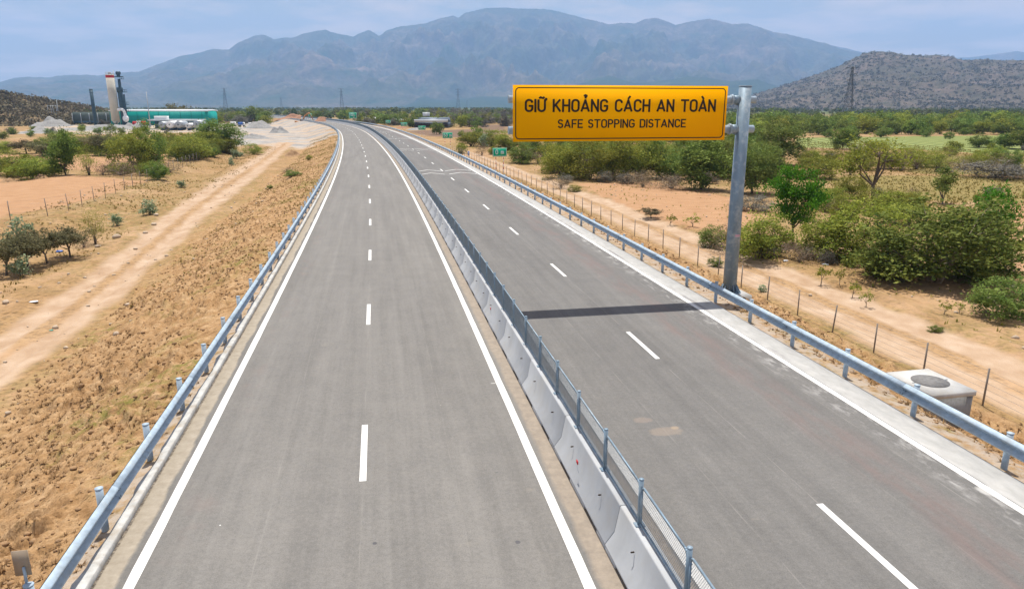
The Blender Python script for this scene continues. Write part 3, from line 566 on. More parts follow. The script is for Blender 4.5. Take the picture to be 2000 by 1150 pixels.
def quadstrip(pts_l, pts_r):
    n0 = len(mv)
    for a, b in zip(pts_l, pts_r): mv.append(a); mv.append(b)
    for i in range(len(pts_l) - 1): mf.append((n0 + 2 * i, n0 + 2 * i + 1, n0 + 2 * i + 3, n0 + 2 * i + 2))
for wc, off in ((0.0, 16.0), (9.56, 24.1 - 3.7)):
    k0 = -3
    for j in range(-3, 40):
        sc = off + j * 12.17
        if wc: sc = sw1(P(1254, 673))[0] + j * 12.17
        if sc < -20: continue
        ss = np.linspace(sc - 1.5, sc + 1.5, 4); quadstrip([Q(s, wc - 0.078, 0.005) for s in ss], [Q(s, wc + 0.078, 0.005) for s in ss])
for g0 in (89.4, 139.4, 189.4, 239.4, 289.4):
    for row in (0, 4.6):
        for a, b in ((6.25, 9.32), (9.85, 13.3)):
            mdl = (a + b) / 2
            for (u0, s0_), (u1, s1_) in (((a, 0), (mdl, 2.2)), ((mdl, 2.2), (b, 0))):
                n_ = 5; uu = np.linspace(u0, u1, n_); ss = np.linspace(s0_, s1_, n_) + g0 + row
                quadstrip([Q(s + 0.17, u, 0.0055) for s, u in zip(ss, uu)], [Q(s - 0.17, u, 0.0055) for s, u in zip(ss, uu)])
tag(nmesh('lane_marking', np.array(mv), mf, M['paint']), kind='structure')
# kerb along the left edge
M['kerb'] = simple('kerb_concrete', (0.40, 0.395, 0.375), 0.9, 0, 0.2, 5, 0.4, dirt=((0.27, 0.22, 0.16), 1.6, 0.8))
def kerb():
    s = np.concatenate([np.arange(-20, 120, 0.25), np.arange(120, 700, 2.0)]); n = len(s)
    nz = (fbm(s * 1.3, s * 0, 4, 77) - 0.5); prof = [(0.0, -0.2, 0), (0.0, 0.0, 0.008), (0.004, 0.128, 0.012), (-0.012, 0.14, 0.014), (-0.20, 0.135, 0.11), (-0.24, 0.02, 0.12), (-0.23, -0.3, 0)]
    V = []
    for i, (dw, z, a) in enumerate(prof):
        q = Q(s, WL + dw + a * nz * 2); V.append(np.stack([q[0], q[1], np.full(n, z) + (a * 0.6 * (fbm(s * 2.1 + i * 9, s * 0, 3, 78) - 0.5))], 1))
    F_ = []
    for i in range(len(prof) - 1):
        a = i * n + np.arange(n - 1); F_.append(np.stack([a, a + 1, a + n + 1, a + n], 1))
    return nmesh('kerb', np.vstack(V), np.vstack(F_), M['kerb'])
tag(kerb(), kind='structure')

# ------------------------------------------------------------------ median barrier segments
SEG = 4.1
def barrier_proto():
    prof = [(-0.40, 0.09), (-0.40, 0.13), (-0.225, 0.37), (-0.13, 0.90), (-0.11, 0.92), (0.11, 0.92), (0.13, 0.90), (0.225, 0.37), (0.40, 0.13), (0.40, 0.09)]
    b = MB(); b.prism(prof, 0.008, SEG - 0.012, lambda u, v, t: (u, t, v))
    for a, c in ((0.012, 0.55), (1.45, 2.6), (3.5, SEG - 0.016)): b.box((0, (a + c) / 2, 0.045), (0.794, c - a, 0.092))
    for y in (0.95, 3.1): b.tube((-0.26, y, 0.60), (-0.19, y, 0.60), 0.018, n=6, m=1)
    return b.build('concrete_barrier', [M['barrier'], M['black']])
bp = barrier_proto(); bev = bp.modifiers.new('bevel', 'BEVEL'); bev.width = 0.012; bev.segments = 1
sj = sw1(P(1173, 1074))[0]; k0 = int((sj + 12) // SEG); segs = []
for j in range(110):
    s = sj - k0 * SEG + j * SEG
    o = bp if j == 0 else bp.copy()
    if j: col.objects.link(o)
    q0 = Q(s, 4.98); q1 = Q(s + SEG, 4.98); d = q1 - q0
    o.location = (q0[0], q0[1], 0.002); o.rotation_euler = (0, 0, -math.atan2(d[0], d[1])); segs.append(o)
    o.scale = (1, np.hypot(d[0], d[1]) / SEG, 1)
    tag(o, 'grey concrete jersey barrier block in the line between the two carriageways, under the mesh fence', 'barrier', 'concrete barrier blocks down the middle of the road')
# the rest of the line, far away, as one
b = MB(); sE = sj - k0 * SEG + 110 * SEG
ss = np.arange(sE, 900, 8.0)
for a, c in zip(ss, ss[1:]):
    b.prism([(-0.4, 0.0), (-0.4, 0.15), (-0.25, 0.42), (-0.12, 0.92), (0.12, 0.92), (0.25, 0.42), (0.4, 0.15), (0.4, 0.0)], a, c, lambda u, v, t: Q(t, 4.98 + u, v))
tag(b.build('concrete_barrier_run', [M['barrier']]), 'far end of the grey concrete median wall where the road bends left', 'barrier')

# mesh fence on the barrier
def fence_panel_proto():
    Lp = 1.93; z0, z1 = 0.06, 0.80; r = 0.02; f = MB()
    c = 0.10; arc = [(Lp / 2 - c + c * sin(a), z1 - c + c * cos(a)) for a in np.linspace(0, pi / 2, 5)]
    pts = [(-Lp / 2, z0)] + [(-x, z) for x, z in arc[::-1]] + arc + [(Lp / 2, z0)]
    f.path([(0, x, z) for x, z in pts], r, 6); f.path([(0, -Lp / 2, z0), (0, Lp / 2, z0)], 0.024, 6)
    g = MB(); st = 0.048; w_, h_ = Lp - 0.04, z1 - z0 - 0.02; k = (h_) / 1.55
    def seg(a, b_): g.tube(a, b_, 0.0036, n=4, caps=False)
    for sg in (1, -1):
        x = -w_ / 2 - k
        while x < w_ / 2 + k:
            p = [(x, 0.0), (x + k, h_)]
            (xa, za), (xb, zb) = p; t0, t1 = 0.0, 1.0
            if xa < -w_ / 2: t0 = (-w_ / 2 - xa) / k
            if xb > w_ / 2: t1 = (w_ / 2 - xa) / k
            if t1 > t0 + 0.02: seg((0.001 * sg, sg * (xa + t0 * k), z0 + 0.01 + t0 * h_), (0.001 * sg, sg * (xa + t1 * k), z0 + 0.01 + t1 * h_))
            x += st
    return f, g
fence = empty('mesh_fence', tuple(Q(10, 4.98, 0.92))); tag(fence, 'low galvanised mesh fence bolted on top of the concrete median barrier', 'fence')
def Mloc(o, loc, rz, par): o.parent = par; o.matrix_parent_inverse = Matrix.Identity(4); o.location = Vector(loc) - par.location; o.rotation_euler = (0, 0, rz)
f_, g_ = fence_panel_proto(); pf = f_.build('panel_frame', [M['galv_pole']]); pg = g_.build('wire_mesh', [M['wire']]); 
pb_ = MB(); pb_.tube((0, 0, 0.012), (0, 0, 0.90), 0.043, n=12); pb_.tube((0, 0, 0.90), (0, 0, 0.912), 0.046, n=12); pb_.box((0, 0, 0.008), (0.18, 0.16, 0.016)); pb_.box((0, 0.055, 0.75), (0.03, 0.06, 0.05)); pb_.box((0, -0.055, 0.75), (0.03, 0.06, 0.05)); pb_.box((0, 0.055, 0.15), (0.03, 0.06, 0.05)); pb_.box((0, -0.055, 0.15), (0.03, 0.06, 0.05))
pp_ = pb_.build('fence_post', [M['galv_pole']])
sp0 = sw1(P(1225.3, 1026.8, 0.92))[0]; stepp = SEG / 2; nP = 100; first = sp0 - 6 * stepp
for j in range(nP):
    s = first + j * stepp; h = -HD(s)
    o = pp_ if j == 0 else pp_.copy()
    if j: col.objects.link(o)
    Mloc(o, Q(s, 4.98, 0.92), h, fence)
    q0 = Q(s, 4.98, 0.92); q1 = Q(s + stepp, 4.98, 0.92); m = (q0 + q1) / 2
    o2 = pf if j == 0 else pf.copy(); o3 = pg if j == 0 else pg.copy()
    if j: col.objects.link(o2); col.objects.link(o3)
    Mloc(o2, m, h, fence); o3.parent = o2; o3.location = (0, 0, 0); o3.rotation_euler = (0, 0, 0)
rp = MB(); rm = MB()
for j in range(nP, 320):
    s = first + j * stepp; q = Q(s, 4.98, 0.92) - np.array(fence.location); q2 = Q(s + stepp, 4.98, 0.92) - np.array(fence.location)
    rp.tube(q, q + (0, 0, 0.9), 0.045, n=5); rm.tube(q + (0, 0, 0.8), q2 + (0, 0, 0.8), 0.022, n=4); rm.tube(q + (0, 0, 0.06), q2 + (0, 0, 0.06), 0.024, n=4)
    for t in np.arange(0.02, 1, 0.05): a = q + (q2 - q) * t; rm.tube(a + (0, 0, .06), a + (0, 0, .8), 0.011, n=3, caps=False)
for o in (rp.build('distant_post', [M['galv_pole']], fence), rm.build('distant_panel', [M['wire']], fence)): tag(o, kind='stuff')
# red flags on the barrier
for i, (x, y, lb) in enumerate(((1134, 902, 'small red reflector flag on a bent wire, on the barrier nearest the camera'), (963, 603, 'small red reflector on the barrier face, opposite the shadow of the big sign'))):
    q = P(x, y, 0.66); s, wv = sw1(q); e = empty('reflector_flag', tuple(Q(s, 4.70, 0.40)), -HD(s)); tag(e, lb, 'reflector', 'red reflectors on the median barrier')
    bb = MB(); bb.box((-0.06, 0, 0.27), (0.02, 0.11, 0.07)); bb.build('flag', [M['red_paint']], e)
    bb = MB(); bb.path([(-0.02, 0.0, 0), (-0.055, 0.02, 0.13), (-0.05, 0.03, 0.27)], 0.004, 5); bb.build('wire', [M['galv']], e)

# ------------------------------------------------------------------ guardrails
def wbeam(wf, sgn, s_list, z0=0.62):
    """W-beam: sgn=+1 humps towards +w. sections of 6 m lapped"""
    H2 = 0.195; prof = [(-0.0, -H2), (0.012, -H2), (0.105, -0.135), (0.12, -0.095), (0.015, -0.02), (0.0, 0.0), (0.015, 0.02), (0.12, 0.095), (0.105, 0.135), (0.012, H2), (0.0, H2)]
    prof = prof + [(a - 0.006, b) for a, b in prof[::-1]]
    b = MB(); n = len(prof)
    for si, (a, c) in enumerate(s_list):
        k = max(2, int(round((c - a) / 1.5))); ts = np.linspace(a, c, k + 1); lift = 0.004 * (si % 2)
        V = []
        for t in ts: V += [Q(t, wf + sgn * (u + lift), z0 + v) for u, v in prof]
        Fs = [(j * n + i, j * n + (i + 1) % n, (j + 1) * n + (i + 1) % n, (j + 1) * n + i) for j in range(k) for i in range(n)] + [tuple(range(n))[::-1], tuple(range(k * n, k * n + n))]
        b.add(V, Fs)
        if a < 90:
            for dz in (-0.09, 0.09, -0.02):
                for ds in (0.06, 0.14): b.ball(Q(c - ds, wf + sgn * (0.112 if abs(dz) > .05 else .015), z0 + dz), 0.022, 6, m=1)
    return b
def guardrail(name, label, wpost, sgn, wbm, s_first, zb, ztop):
    g = empty(name, tuple(Q(s_first, wpost, zb))); tag(g, label, 'guardrail'); L0 = Vector(g.location)
    secs = [(a, a + 6.12) for a in np.arange(s_first - 30 + 0.25, 500, 6.0)]
    o = wbeam(wbm, sgn, secs, 0.60).build('beam', [M['galv'], M['steel_dark']]); Mloc(o, (0, 0, 0), 0, g); o.location = -L0; 
    p = MB(); p.tube((0, 0, -0.5), (0, 0, ztop - zb), 0.072, n=14); p.tube((0, 0, ztop - zb), (0, 0, ztop - zb + 0.012), 0.08, n=14)
    d = wbm - wpost; dd = abs(d) - 0.07
    if dd > 0.01: p.box((math.copysign(0.07 + dd / 2 - 0.003, d), 0, 0.60 - zb), (dd, 0.12, 0.2))
    po = p.build('post', [M['galv']])
    for j in range(100):
        s = s_first - (9 if sgn > 0 else 24) + 3 * j; o = po if j == 0 else po.copy()
        if j: col.objects.link(o)
        Mloc(o, Q(s, wpost, zb), -HD(s), g)
    r = MB()
    for j in range(100, 170):
        s = s_first - (9 if sgn > 0 else 24) + 3 * j; q = Q(s, wpost, zb) - np.array(L0); r.tube(q, q + (0, 0, ztop - zb), 0.07, n=6)
    tag(r.build('distant_post', [M['galv']], g), kind='stuff'); return g
sL = sw1(P(223.5, 946.5, 0.93))[0]; guardrail('guardrail', 'long galvanised guardrail along the left edge of the road, above the clod covered slope', WL - 0.42, 1, WL - 0.27, sL, -0.02, 0.88)
sR = sw1(P(1399.6, 591.3, -0.1))[0]; guardrail('guardrail', 'long galvanised guardrail along the right edge of the road, beside the yellow sign pole', 14.80, -1, 14.68, sR, -0.08, 0.84)

# ------------------------------------------------------------------ stroke lettering
def arc(cx, cy, rx, ry, a0, a1, n=9): return [(cx + rx * cos(R_(a)), cy + ry * sin(R_(a))) for a in np.linspace(a0, a1, n)]
def rr(w_, h, r, x0=0, y0=0): return arc(x0 + w_ - r, y0 + h - r, r, r, 0, 90, 6) + arc(x0 + r, y0 + h - r, r, r, 90, 180, 6) + arc(x0 + r, y0 + r, r, r, 180, 270, 6) + arc(x0 + w_ - r, y0 + r, r, r, 270, 360, 6)
WG = 0.56
def oval(w_=WG): p = rr(w_, 1, 0.26); return p + [p[0]]
GL = {
 'I': (0.0, [[(0, 0), (0, 1)]]), 'O': (WG, [oval()]), '0': (0.5, [oval(0.5)]),
 'G': (WG, [arc(0.28, 0.74, 0.28, 0.26, 15, 180) + arc(0.28, 0.26, 0.28, 0.26, 180, 360) + [(WG, 0.47), (0.30, 0.47)]]),
 'C': (WG - .02, [arc(0.28, 0.74, 0.27, 0.26, 10, 180) + arc(0.28, 0.26, 0.27, 0.26, 180, 350)]),
 'U': (WG, [[(0, 1)] + arc(0.28, 0.27, 0.28, 0.27, 180, 360) + [(WG, 1)]]),
 'K': (0.56, [[(0, 0), (0, 1)], [(0.52, 1), (0, 0.38)], [(0.17, 0.58), (0.56, 0)]]),
 'H': (0.54, [[(0, 0), (0, 1)], [(0.54, 0), (0.54, 1)], [(0, 0.51), (0.54, 0.51)]]),
 'A': (0.64, [[(0, 0), (0.32, 1)], [(0.32, 1), (0.64, 0)], [(0.1, 0.26), (0.54, 0.26)]]),
 'N': (0.55, [[(0, 0), (0, 1)], [(0, 1), (0.55, 0)], [(0.55, 0), (0.55, 1)]]),
 'T': (0.58, [[(0, 1), (0.58, 1)], [(0.29, 1), (0.29, 0)]]),
 'S': (0.5, [arc(0.25, 0.76, 0.235, 0.24, 25, 180) + arc(0.25, 0.75, 0.235, 0.23, 180, 250, 4) + arc(0.25, 0.26, 0.25, 0.26, 70, -155, 12)]),
 'F': (0.46, [[(0, 0), (0, 1)], [(0, 1), (0.46, 1)], [(0, 0.5), (0.40, 0.5)]]),
 'E': (0.48, [[(0, 0), (0, 1)], [(0, 1), (0.47, 1)], [(0, 0.5), (0.40, 0.5)], [(0, 0), (0.48, 0)]]),
 'P': (0.5, [[(0, 0), (0, 1)], [(0, 1), (0.25, 1)] + arc(0.25, 0.73, 0.25, 0.27, 90, -90) + [(0, 0.46)]]),
 'D': (0.54, [[(0, 0), (0, 1)], [(0, 1), (0.27, 1)] + arc(0.27, 0.73, 0.27, 0.27, 90, 0, 5) + arc(0.27, 0.27, 0.27, 0.27, 0, -90, 5) + [(0, 0)]]),
 'm': (0.62, [[(0, 0), (0, 0.7)], arc(0.155, 0.53, 0.155, 0.17, 180, 0, 7) + [(0.31, 0)], arc(0.465, 0.53, 0.155, 0.17, 180, 0, 7) + [(0.62, 0)]]),
 '1': (0.22, [[(0, 0.76), (0.2, 1), (0.2, 0)]]),
 '2': (0.48, [arc(0.24, 0.74, 0.24, 0.26, 170, -35, 9) + [(0, 0), (0.48, 0)]]),
 '5': (0.48, [[(0.43, 1), (0.07, 1), (0.04, 0.55)] + arc(0.24, 0.32, 0.24, 0.32, 125, -160, 11)]),
}
def text_mb(txt, height, sw, depth_=0.006, gap=0.24, space=0.55, center=True):
    """lettering in the local xz plane, facing -y, origin bottom centre"""
    items = []; x = 0.0; i = 0
    for chh in txt:
        if chh == ' ': x += space; continue
        base = {'Ữ': 'U', 'Ả': 'A', 'Á': 'A', 'À': 'A'}.get(chh, chh); wd, st = GL[base]
        st = [list(t) for t in st]
        if chh == 'Ữ': st += [[(WG, 1.0), (WG + 0.07, 1.0), (WG + 0.12, 1.06), (WG + 0.11, 1.13)], [(0.1, 1.17), (0.18, 1.24), (0.30, 1.19), (0.40, 1.16), (0.49, 1.24)]]
        if chh == 'Á': st += [[(0.32, 1.14), (0.46, 1.33)]]
        if chh == 'À': st += [[(0.34, 1.14), (0.20, 1.33)]]
        if chh == 'Ả': st += [[(0.22, 1.38), (0.31, 1.44), (0.42, 1.39), (0.40, 1.31), (0.33, 1.27), (0.33, 1.18)]]
        items.append((x, st)); x += wd + gap
    W_ = x - gap; b = MB(); h2 = sw / 2; lvl = 0
    for ox, st in items:
        for pl in st:
            for (xa, za), (xb, zb) in zip(pl, pl[1:]):
                lvl += 1
                a = np.array([(ox + xa - W_ / 2) * height, za * height]); c = np.array([(ox + xb - W_ / 2) * height, zb * height]); d = c - a; l = np.hypot(*d)
                if l < 1e-6: continue
                d /= l; n = np.array([-d[1], d[0]]) * h2; e = d * (h2 * 0.55 if len(pl) > 2 else h2 * 0.0)
                if len(pl) == 2: e = d * (h2 if abs(d[0]) > 0.9 or abs(d[1]) > 0.98 else h2 * 0.6)
                q = [a - e - n, c + e - n, c + e + n, a - e + n]; t = depth_ + 0.0004 * (lvl % 7)
                b.add([(p[0], -t, p[1]) for p in q] + [(p[0], 0, p[1]) for p in q], [(0, 1, 2, 3), (0, 4, 5, 1), (1, 5, 6, 2), (2, 6, 7, 3), (3, 7, 4, 0)])
    return b, W_ * height
def frame_mb(W_, H_, inset, r, th, depth_=0.005):
    b = MB(); o_ = rr(W_ - 2 * inset, H_ - 2 * inset, r, -W_ / 2 + inset, -H_ / 2 + inset); i_ = rr(W_ - 2 * inset - 2 * th, H_ - 2 * inset - 2 * th, max(0.001, r - th), -W_ / 2 + inset + th, -H_ / 2 + inset + th)
    n = len(o_); b.add([(x, -depth_, z) for x, z in o_] + [(x, -depth_, z) for x, z in i_], [(i, (i + 1) % n, n + (i + 1) % n, n + i) for i in range(n)]); return b

# ------------------------------------------------------------------ the big yellow sign
sP, wP = sw1(P(1424, 572, -0.3)); hP = -HD(sP); zb = gz1(Q(sP, wP)[:2])
bs = empty('road_sign', (Q(sP, wP)[0], Q(sP, wP)[1], -0.25), hP); tag(bs, 'large yellow safe stopping distance sign cantilevered over the road on a thick galvanised pole', 'road sign')
LZ = lambda z: z + 0.25
p = MB(); p.tube((0, 0, 0.03), (0, 0, LZ(9.0)), 0.315, 0.272, 32); pole = p.build('pole', [M['galv_pole']], bs, smooth=False)
for f in pole.data.polygons: f.use_smooth = len(f.vertices) == 4
p = MB(); p.tube((0, 0, LZ(9.001)), (0, 0, LZ(9.03)), 0.285, n=32); p.build('pole_cap', [M['galv']], pole)
p = MB(); p.tube((0, 0, 0), (0, 0, 0.035), 0.52, n=24)
for a in np.arange(0, 360, 30):
    c_, s_ = cos(R_(a)), sin(R_(a)); p.add([(c_ * x - s_ * y, s_ * x + c_ * y, z) for x, y, z in [(0.30, -0.012, 0.03), (0.5, -0.012, 0.03), (0.31, -0.012, 0.42), (0.30, 0.012, 0.03), (0.5, 0.012, 0.03), (0.31, 0.012, 0.42)]], [(0, 1, 2), (5, 4, 3), (0, 3, 4, 1), (1, 4, 5, 2), (2, 5, 3, 0)])
    a2 = R_(a + 15); p.tube((cos(a2) * 0.43, sin(a2) * 0.43, 0.03), (cos(a2) * 0.43, sin(a2) * 0.43, 0.11), 0.028, n=6)
p.build('base_flange', [M['galv_pole']], bs)
p = MB(); p.box((0, 0, -0.3), (1.5, 1.5, 0.58)); p.build('footing', [M['concrete']], bs)
# panel extents along local x measured from the pole axis
PX0, PX1 = -10.38, -0.98; PZ0, PZ1 = LZ(6.74), LZ(9.0)
for za, ra in ((8.44, 0.155), (7.19, 0.165)):
    z = LZ(za); p = MB(); p.tube((PX0 - 0.14, 0, z), (0.52, 0, z), ra, n=24); arm = p.build('arm', [M['galv']], bs, smooth=False)
    for f in arm.data.polygons: f.use_smooth = len(f.vertices) == 4
    p = MB()
    for xx in (-0.62, -0.585): p.tube((xx - 0.015, 0, z), (xx + 0.012, 0, z), ra + 0.065, n=20)
    for a in np.arange(0, 360, 45): p.tube((-0.67, cos(R_(a)) * (ra + .055), z + sin(R_(a)) * (ra + .055)), (-0.53, cos(R_(a)) * (ra + .055), z + sin(R_(a)) * (ra + .055)), 0.014, n=6)
    p.build('flange', [M['galv']], arm)
    p = MB()
    p.add([(-0.56, 0.02, z + ra + 0.02), (-0.28, 0.02, z + ra + 0.02), (-0.28, 0.02, z - ra - 0.1), (-0.56, 0.02, z - ra - 0.0), (-0.56, -0.02, z + ra + 0.02), (-0.28, -0.02, z + ra + 0.02), (-0.28, -0.02, z - ra - 0.1), (-0.56, -0.02, z - ra)], [(0, 1, 2, 3), (7, 6, 5, 4), (0, 4, 5, 1), (1, 5, 6, 2), (2, 6, 7, 3), (3, 7, 4, 0)])
    p.tube((-0.56, 0, z), (-0.27, 0, z), ra + 0.03, n=20); p.build('gusset', [M['galv_pole']], arm)
    p = MB()
    for xx in np.arange(PX0 + 0.5, PX1, 2.1): p.box((xx, -0.22, z), (0.12, 0.14, 0.5)); p.tube((xx, -0.16, z - ra - .02), (xx, 0.0, z - ra - .02), 0.02, n=6)
    p.build('bracket', [M['galv']], arm)
Wp, Hp = PX1 - PX0, PZ1 - PZ0; pc = empty('tmp', (0, 0, 0)); bpy.data.objects.remove(pc)
p = MB(); p.box(((PX0 + PX1) / 2, -0.315, (PZ0 + PZ1) / 2), (Wp, 0.05, Hp)); panel = p.build('sign_panel', [M['yellow']], bs)
p = MB()
for zz in np.arange(PZ0 + 0.2, PZ1, 0.62): p.box(((PX0 + PX1) / 2, -0.265, zz), (Wp - 0.1, 0.05, 0.06))
p.build('stiffener', [M['signback']], panel)
def place(mb, name, mat, par, loc, sc=1.0):
    for v in mb.V: v += np.array(loc)
    return mb.build(name, mat, par)
cxp = (PX0 + PX1) / 2; czp = (PZ0 + PZ1) / 2
fb = frame_mb(Wp, Hp, 0.085, 0.17, 0.042); place(fb, 'border', [M['black']], panel, (cxp, -0.3405, czp))
t1, w1_ = text_mb('GIỮ KHOẢNG CÁCH AN TOÀN', 0.445, 0.080, gap=0.265, space=0.50); kx = (374 / 421 * Wp - 0.03) / w1_
for v in t1.V: v[:, 0] *= kx
place(t1, 'lettering', [M['black']], panel, (cxp - 0.01, -0.3405, PZ0 + Hp * (279 - 218.5) / 111.5))
t2, w2_ = text_mb('SAFE STOPPING DISTANCE', 0.305, 0.054, gap=0.27, space=0.52); kx = (253 / 421 * Wp - 0.03) / w2_
for v in t2.V: v[:, 0] *= kx
place(t2, 'lettering', [M['black']], panel, (cxp + 0.03, -0.3405, PZ0 + Hp * (279 - 251.2) / 111.5))
# sticker on the pole
p = MB()
for i in range(6):
    a0 = R_(-112 + i * 8 + 6); a1 = R_(-112 + (i + 1) * 8 + 6); r_ = 0.312
    p.add([(cos(a0) * r_, sin(a0) * r_, LZ(2.40)), (cos(a1) * r_, sin(a1) * r_, LZ(2.40)), (cos(a1) * r_, sin(a1) * r_, LZ(2.52)), (cos(a0) * r_, sin(a0) * r_, LZ(2.52))], [(0, 1, 2, 3)], 0)
    r_ = 0.3135
    for zz in (2.43, 2.475): p.add([(cos(a0 + .02) * r_, sin(a0 + .02) * r_, LZ(zz)), (cos(a1 - .02) * r_, sin(a1 - .02) * r_, LZ(zz)), (cos(a1 - .02) * r_, sin(a1 - .02) * r_, LZ(zz + .022)), (cos(a0 + .02) * r_, sin(a0 + .02) * r_, LZ(zz + .022))], [(0, 1, 2, 3)], 1)
p.build('sticker', [simple('sticker_pink', (0.55, 0.45, 0.5), 0.6), M['red_paint']], pole)

# ------------------------------------------------------------------ green distance signs
def post_sign(name, label, cat, cx, bot, top, wpx, z0, text, postbase=None, group=None, th=0.17, lines=1, wsc=1.0):
    q = P(cx, postbase, z0); s, wv = sw1(q); h = -HD(s); dpt = depth(q[0], q[1], 0.5)
    e = empty(name, (q[0], q[1], z0), h); tag(e, label, cat, group)
    def zat(y):                                    # height of pixel row y on the vertical through q
        r_ = (575 - y) / F; d = (r_ * q[1] * CP - q[1] * SP) / (CP + r_ * SP); return CH + d - z0
    zb_, zt = zat(bot), zat(top); W_ = wpx * dpt / F * wsc; H_ = zt - zb_
    p = MB(); p.box((0, -0.05, (zb_ + zt) / 2), (W_, 0.03, H_)); pn = p.build('sign_panel', [M['green_sign']], e)
    place(frame_mb(W_, H_, 0.03 * H_ / 0.8, 0.07 * H_ / .8, 0.03 * H_ / .8), 'border', [M['white_paint']], pn, (0, -0.067, (zb_ + zt) / 2))
    if text:
        rows = text if isinstance(text, list) else [text]
        for i, tt in enumerate(rows):
            hh = H_ * (0.46 if len(rows) == 1 else 0.5 / len(rows)); tm, tw = text_mb(tt, hh, hh * 0.15, gap=0.34)
            place(tm, 'lettering', [M['white_paint']], pn, (0, -0.066, zb_ + H_ * (0.29 if len(rows) == 1 else 0.14 + (len(rows) - 1 - i) * 0.78 / len(rows))))
    for sx in (-1, 1):
        p = MB(); n = 8; hh = (zb_ + H_ * 0.5) / n
        for i in range(n): p.tube((sx * W_ * 0.27, 0, i * hh - (0.3 if i == 0 else 0)), (sx * W_ * 0.27, 0, (i + 1) * hh), 0.04, n=10, m=i % 2)
        p.build('post', [M['white_paint'], M['red_paint']], e)
    return e
GG = 'green distance check signs on the right shoulder'
post_sign('distance_sign', 'green 0 m sign on two red and white posts beside the right guardrail', 'road sign', 976, 306, 289, 28, -0.9, '0 m', 336, GG)
post_sign('distance_sign', 'green 50 m sign beyond the 0 m sign, on red and white posts', 'road sign', 874.5, 270.5, 259, 19.5, -0.9, '50 m', 287, GG)
post_sign('distance_sign', 'green 100 m sign between the 50 m and the 150 m signs, at the bend', 'road sign', 824.5, 254, 246, 14.5, -0.9, '100 m', 264.5, GG)
post_sign('distance_sign', 'green 150 m sign in front of the white roofed shed', 'road sign', 789.5, 246.5, 239.5, 13, -0.9, '150 m', 254, GG)
post_sign('distance_sign', 'green 200 m sign, farthest of the row of small distance signs', 'road sign', 758.5, 241, 235, 10, -0.9, '200 m', 247.5, GG)
bsn = post_sign('direction_sign', 'big square green direction sign standing past the bend, right of a dark tree', 'road sign', 690, 231.8, 219.8, 15, -0.6, None, 241)
pn = [c for c in bsn.children if c.name.startswith('sign_panel')][0]; bb_ = [v.co for v in pn.data.vertices]; W_ = max(v[0] for v in bb_) * 2; z_lo = min(v[2] for v in bb_); z_hi = max(v[2] for v in bb_); H_ = z_hi - z_lo
p = MB(); rng = random.Random(4)
for i, f in enumerate((0.72, 0.5, 0.2)):
    wl = W_ * (0.62 if i < 2 else 0.2); p.box((W_ * 0.1 * (i - 1), -0.07, z_lo + H_ * f), (wl, 0.006, H_ * 0.09))
p.build('legend_lines', [M['white_paint']], pn)
post_sign('direction_sign', 'tiny far green sign above the excavator, beside a dark tree', 'road sign', 606, 229, 221.5, 6.5, -0.6, None, 233)

# kilometre marker on the right rail, delineator plate on the left rail
q = P(911.5, 318, 0.0); s, _ = sw1(q); e = empty('marker_post', tuple(Q(s, 14.95, 0.0)), -HD(s)); tag(e, 'short blue and white marker plate on the right guardrail below the 0 m sign', 'marker post')
p = MB(); p.tube((0, 0, 0), (0, 0, 1.5), 0.03, n=8); p.build('post', [M['galv']], e)
p = MB(); p.box((0, -0.04, 1.35), (0.26, 0.02, 0.6)); pl_ = p.build('plate', [simple('marker_blue', (0.03, 0.12, 0.4), 0.5)], e)
p = MB(); p.box((0, -0.053, 1.42), (0.18, 0.006, 0.12)); p.box((0, -0.053, 1.22), (0.18, 0.006, 0.08)); p.build('symbol', [M['white_paint']], pl_)
q = P(92, 1132, 0.92); s, _ = sw1(q)
e = empty('delineator', tuple(Q(s, WL - 0.44, 0.9)), -HD(s)); tag(e, 'plain tan back of a small plate sign on the left guardrail, lower left corner', 'sign')
p = MB(); p.box((-0.06, 0.06, 0.33), (0.235, 0.012, 0.44)); p.build('plate', [M['tan_plate']], e)
p = MB(); p.box((-0.03, 0.035, 0.09), (0.035, 0.03, 0.36)); p.build('bracket', [M['galv']], e)

# ------------------------------------------------------------------ concrete manhole box on the right slope
qa, qb, qc, qd = [P(x, y, -0.42) for x, y in ((1737, 731), (1829.6, 725.7), (1901.4, 758.3), (1802, 762))]
ctr = (qa + qb + qc + qd) / 4; s, wv = sw1(ctr); e = empty('manhole_box', (ctr[0], ctr[1], -1.6), -HD(s) + R_(2)); tag(e, 'square concrete manhole box with a round dark lid on the slope behind the right guardrail', 'manhole')
a_, b_ = 1.62, 2.0
p = MB(); p.box((0, 0, 0.48), (a_ - 0.1, b_ - 0.1, 1.05)); p.build('box', [simple('stained_concrete', (0.25, 0.25, 0.245), 0.9, 0, 0.2, 1.5, 0.2, streak=(3, 3, 0.4), dirt=((0.12, 0.12, 0.11), 2.2, 0.7))], e)
p = MB(); p.box((0, 0, 1.09), (a_, b_, 0.16)); top = p.build('slab', [M['concrete_light']], e)
p = MB(); p.tube((0, 0, 1.165), (0, 0, 1.183), 0.56, n=36); p.build('lid', [simple('cast_lid', (0.17, 0.165, 0.16), 0.8, 0.2, 0.25, 7, 0.3)], e)
p = MB()
for a in (-1, 1): p.box((a * 0.6, 0, 1.175), (0.12, 0.03, 0.016))
p.build('lifting_eye', [M['steel_dark']], e)

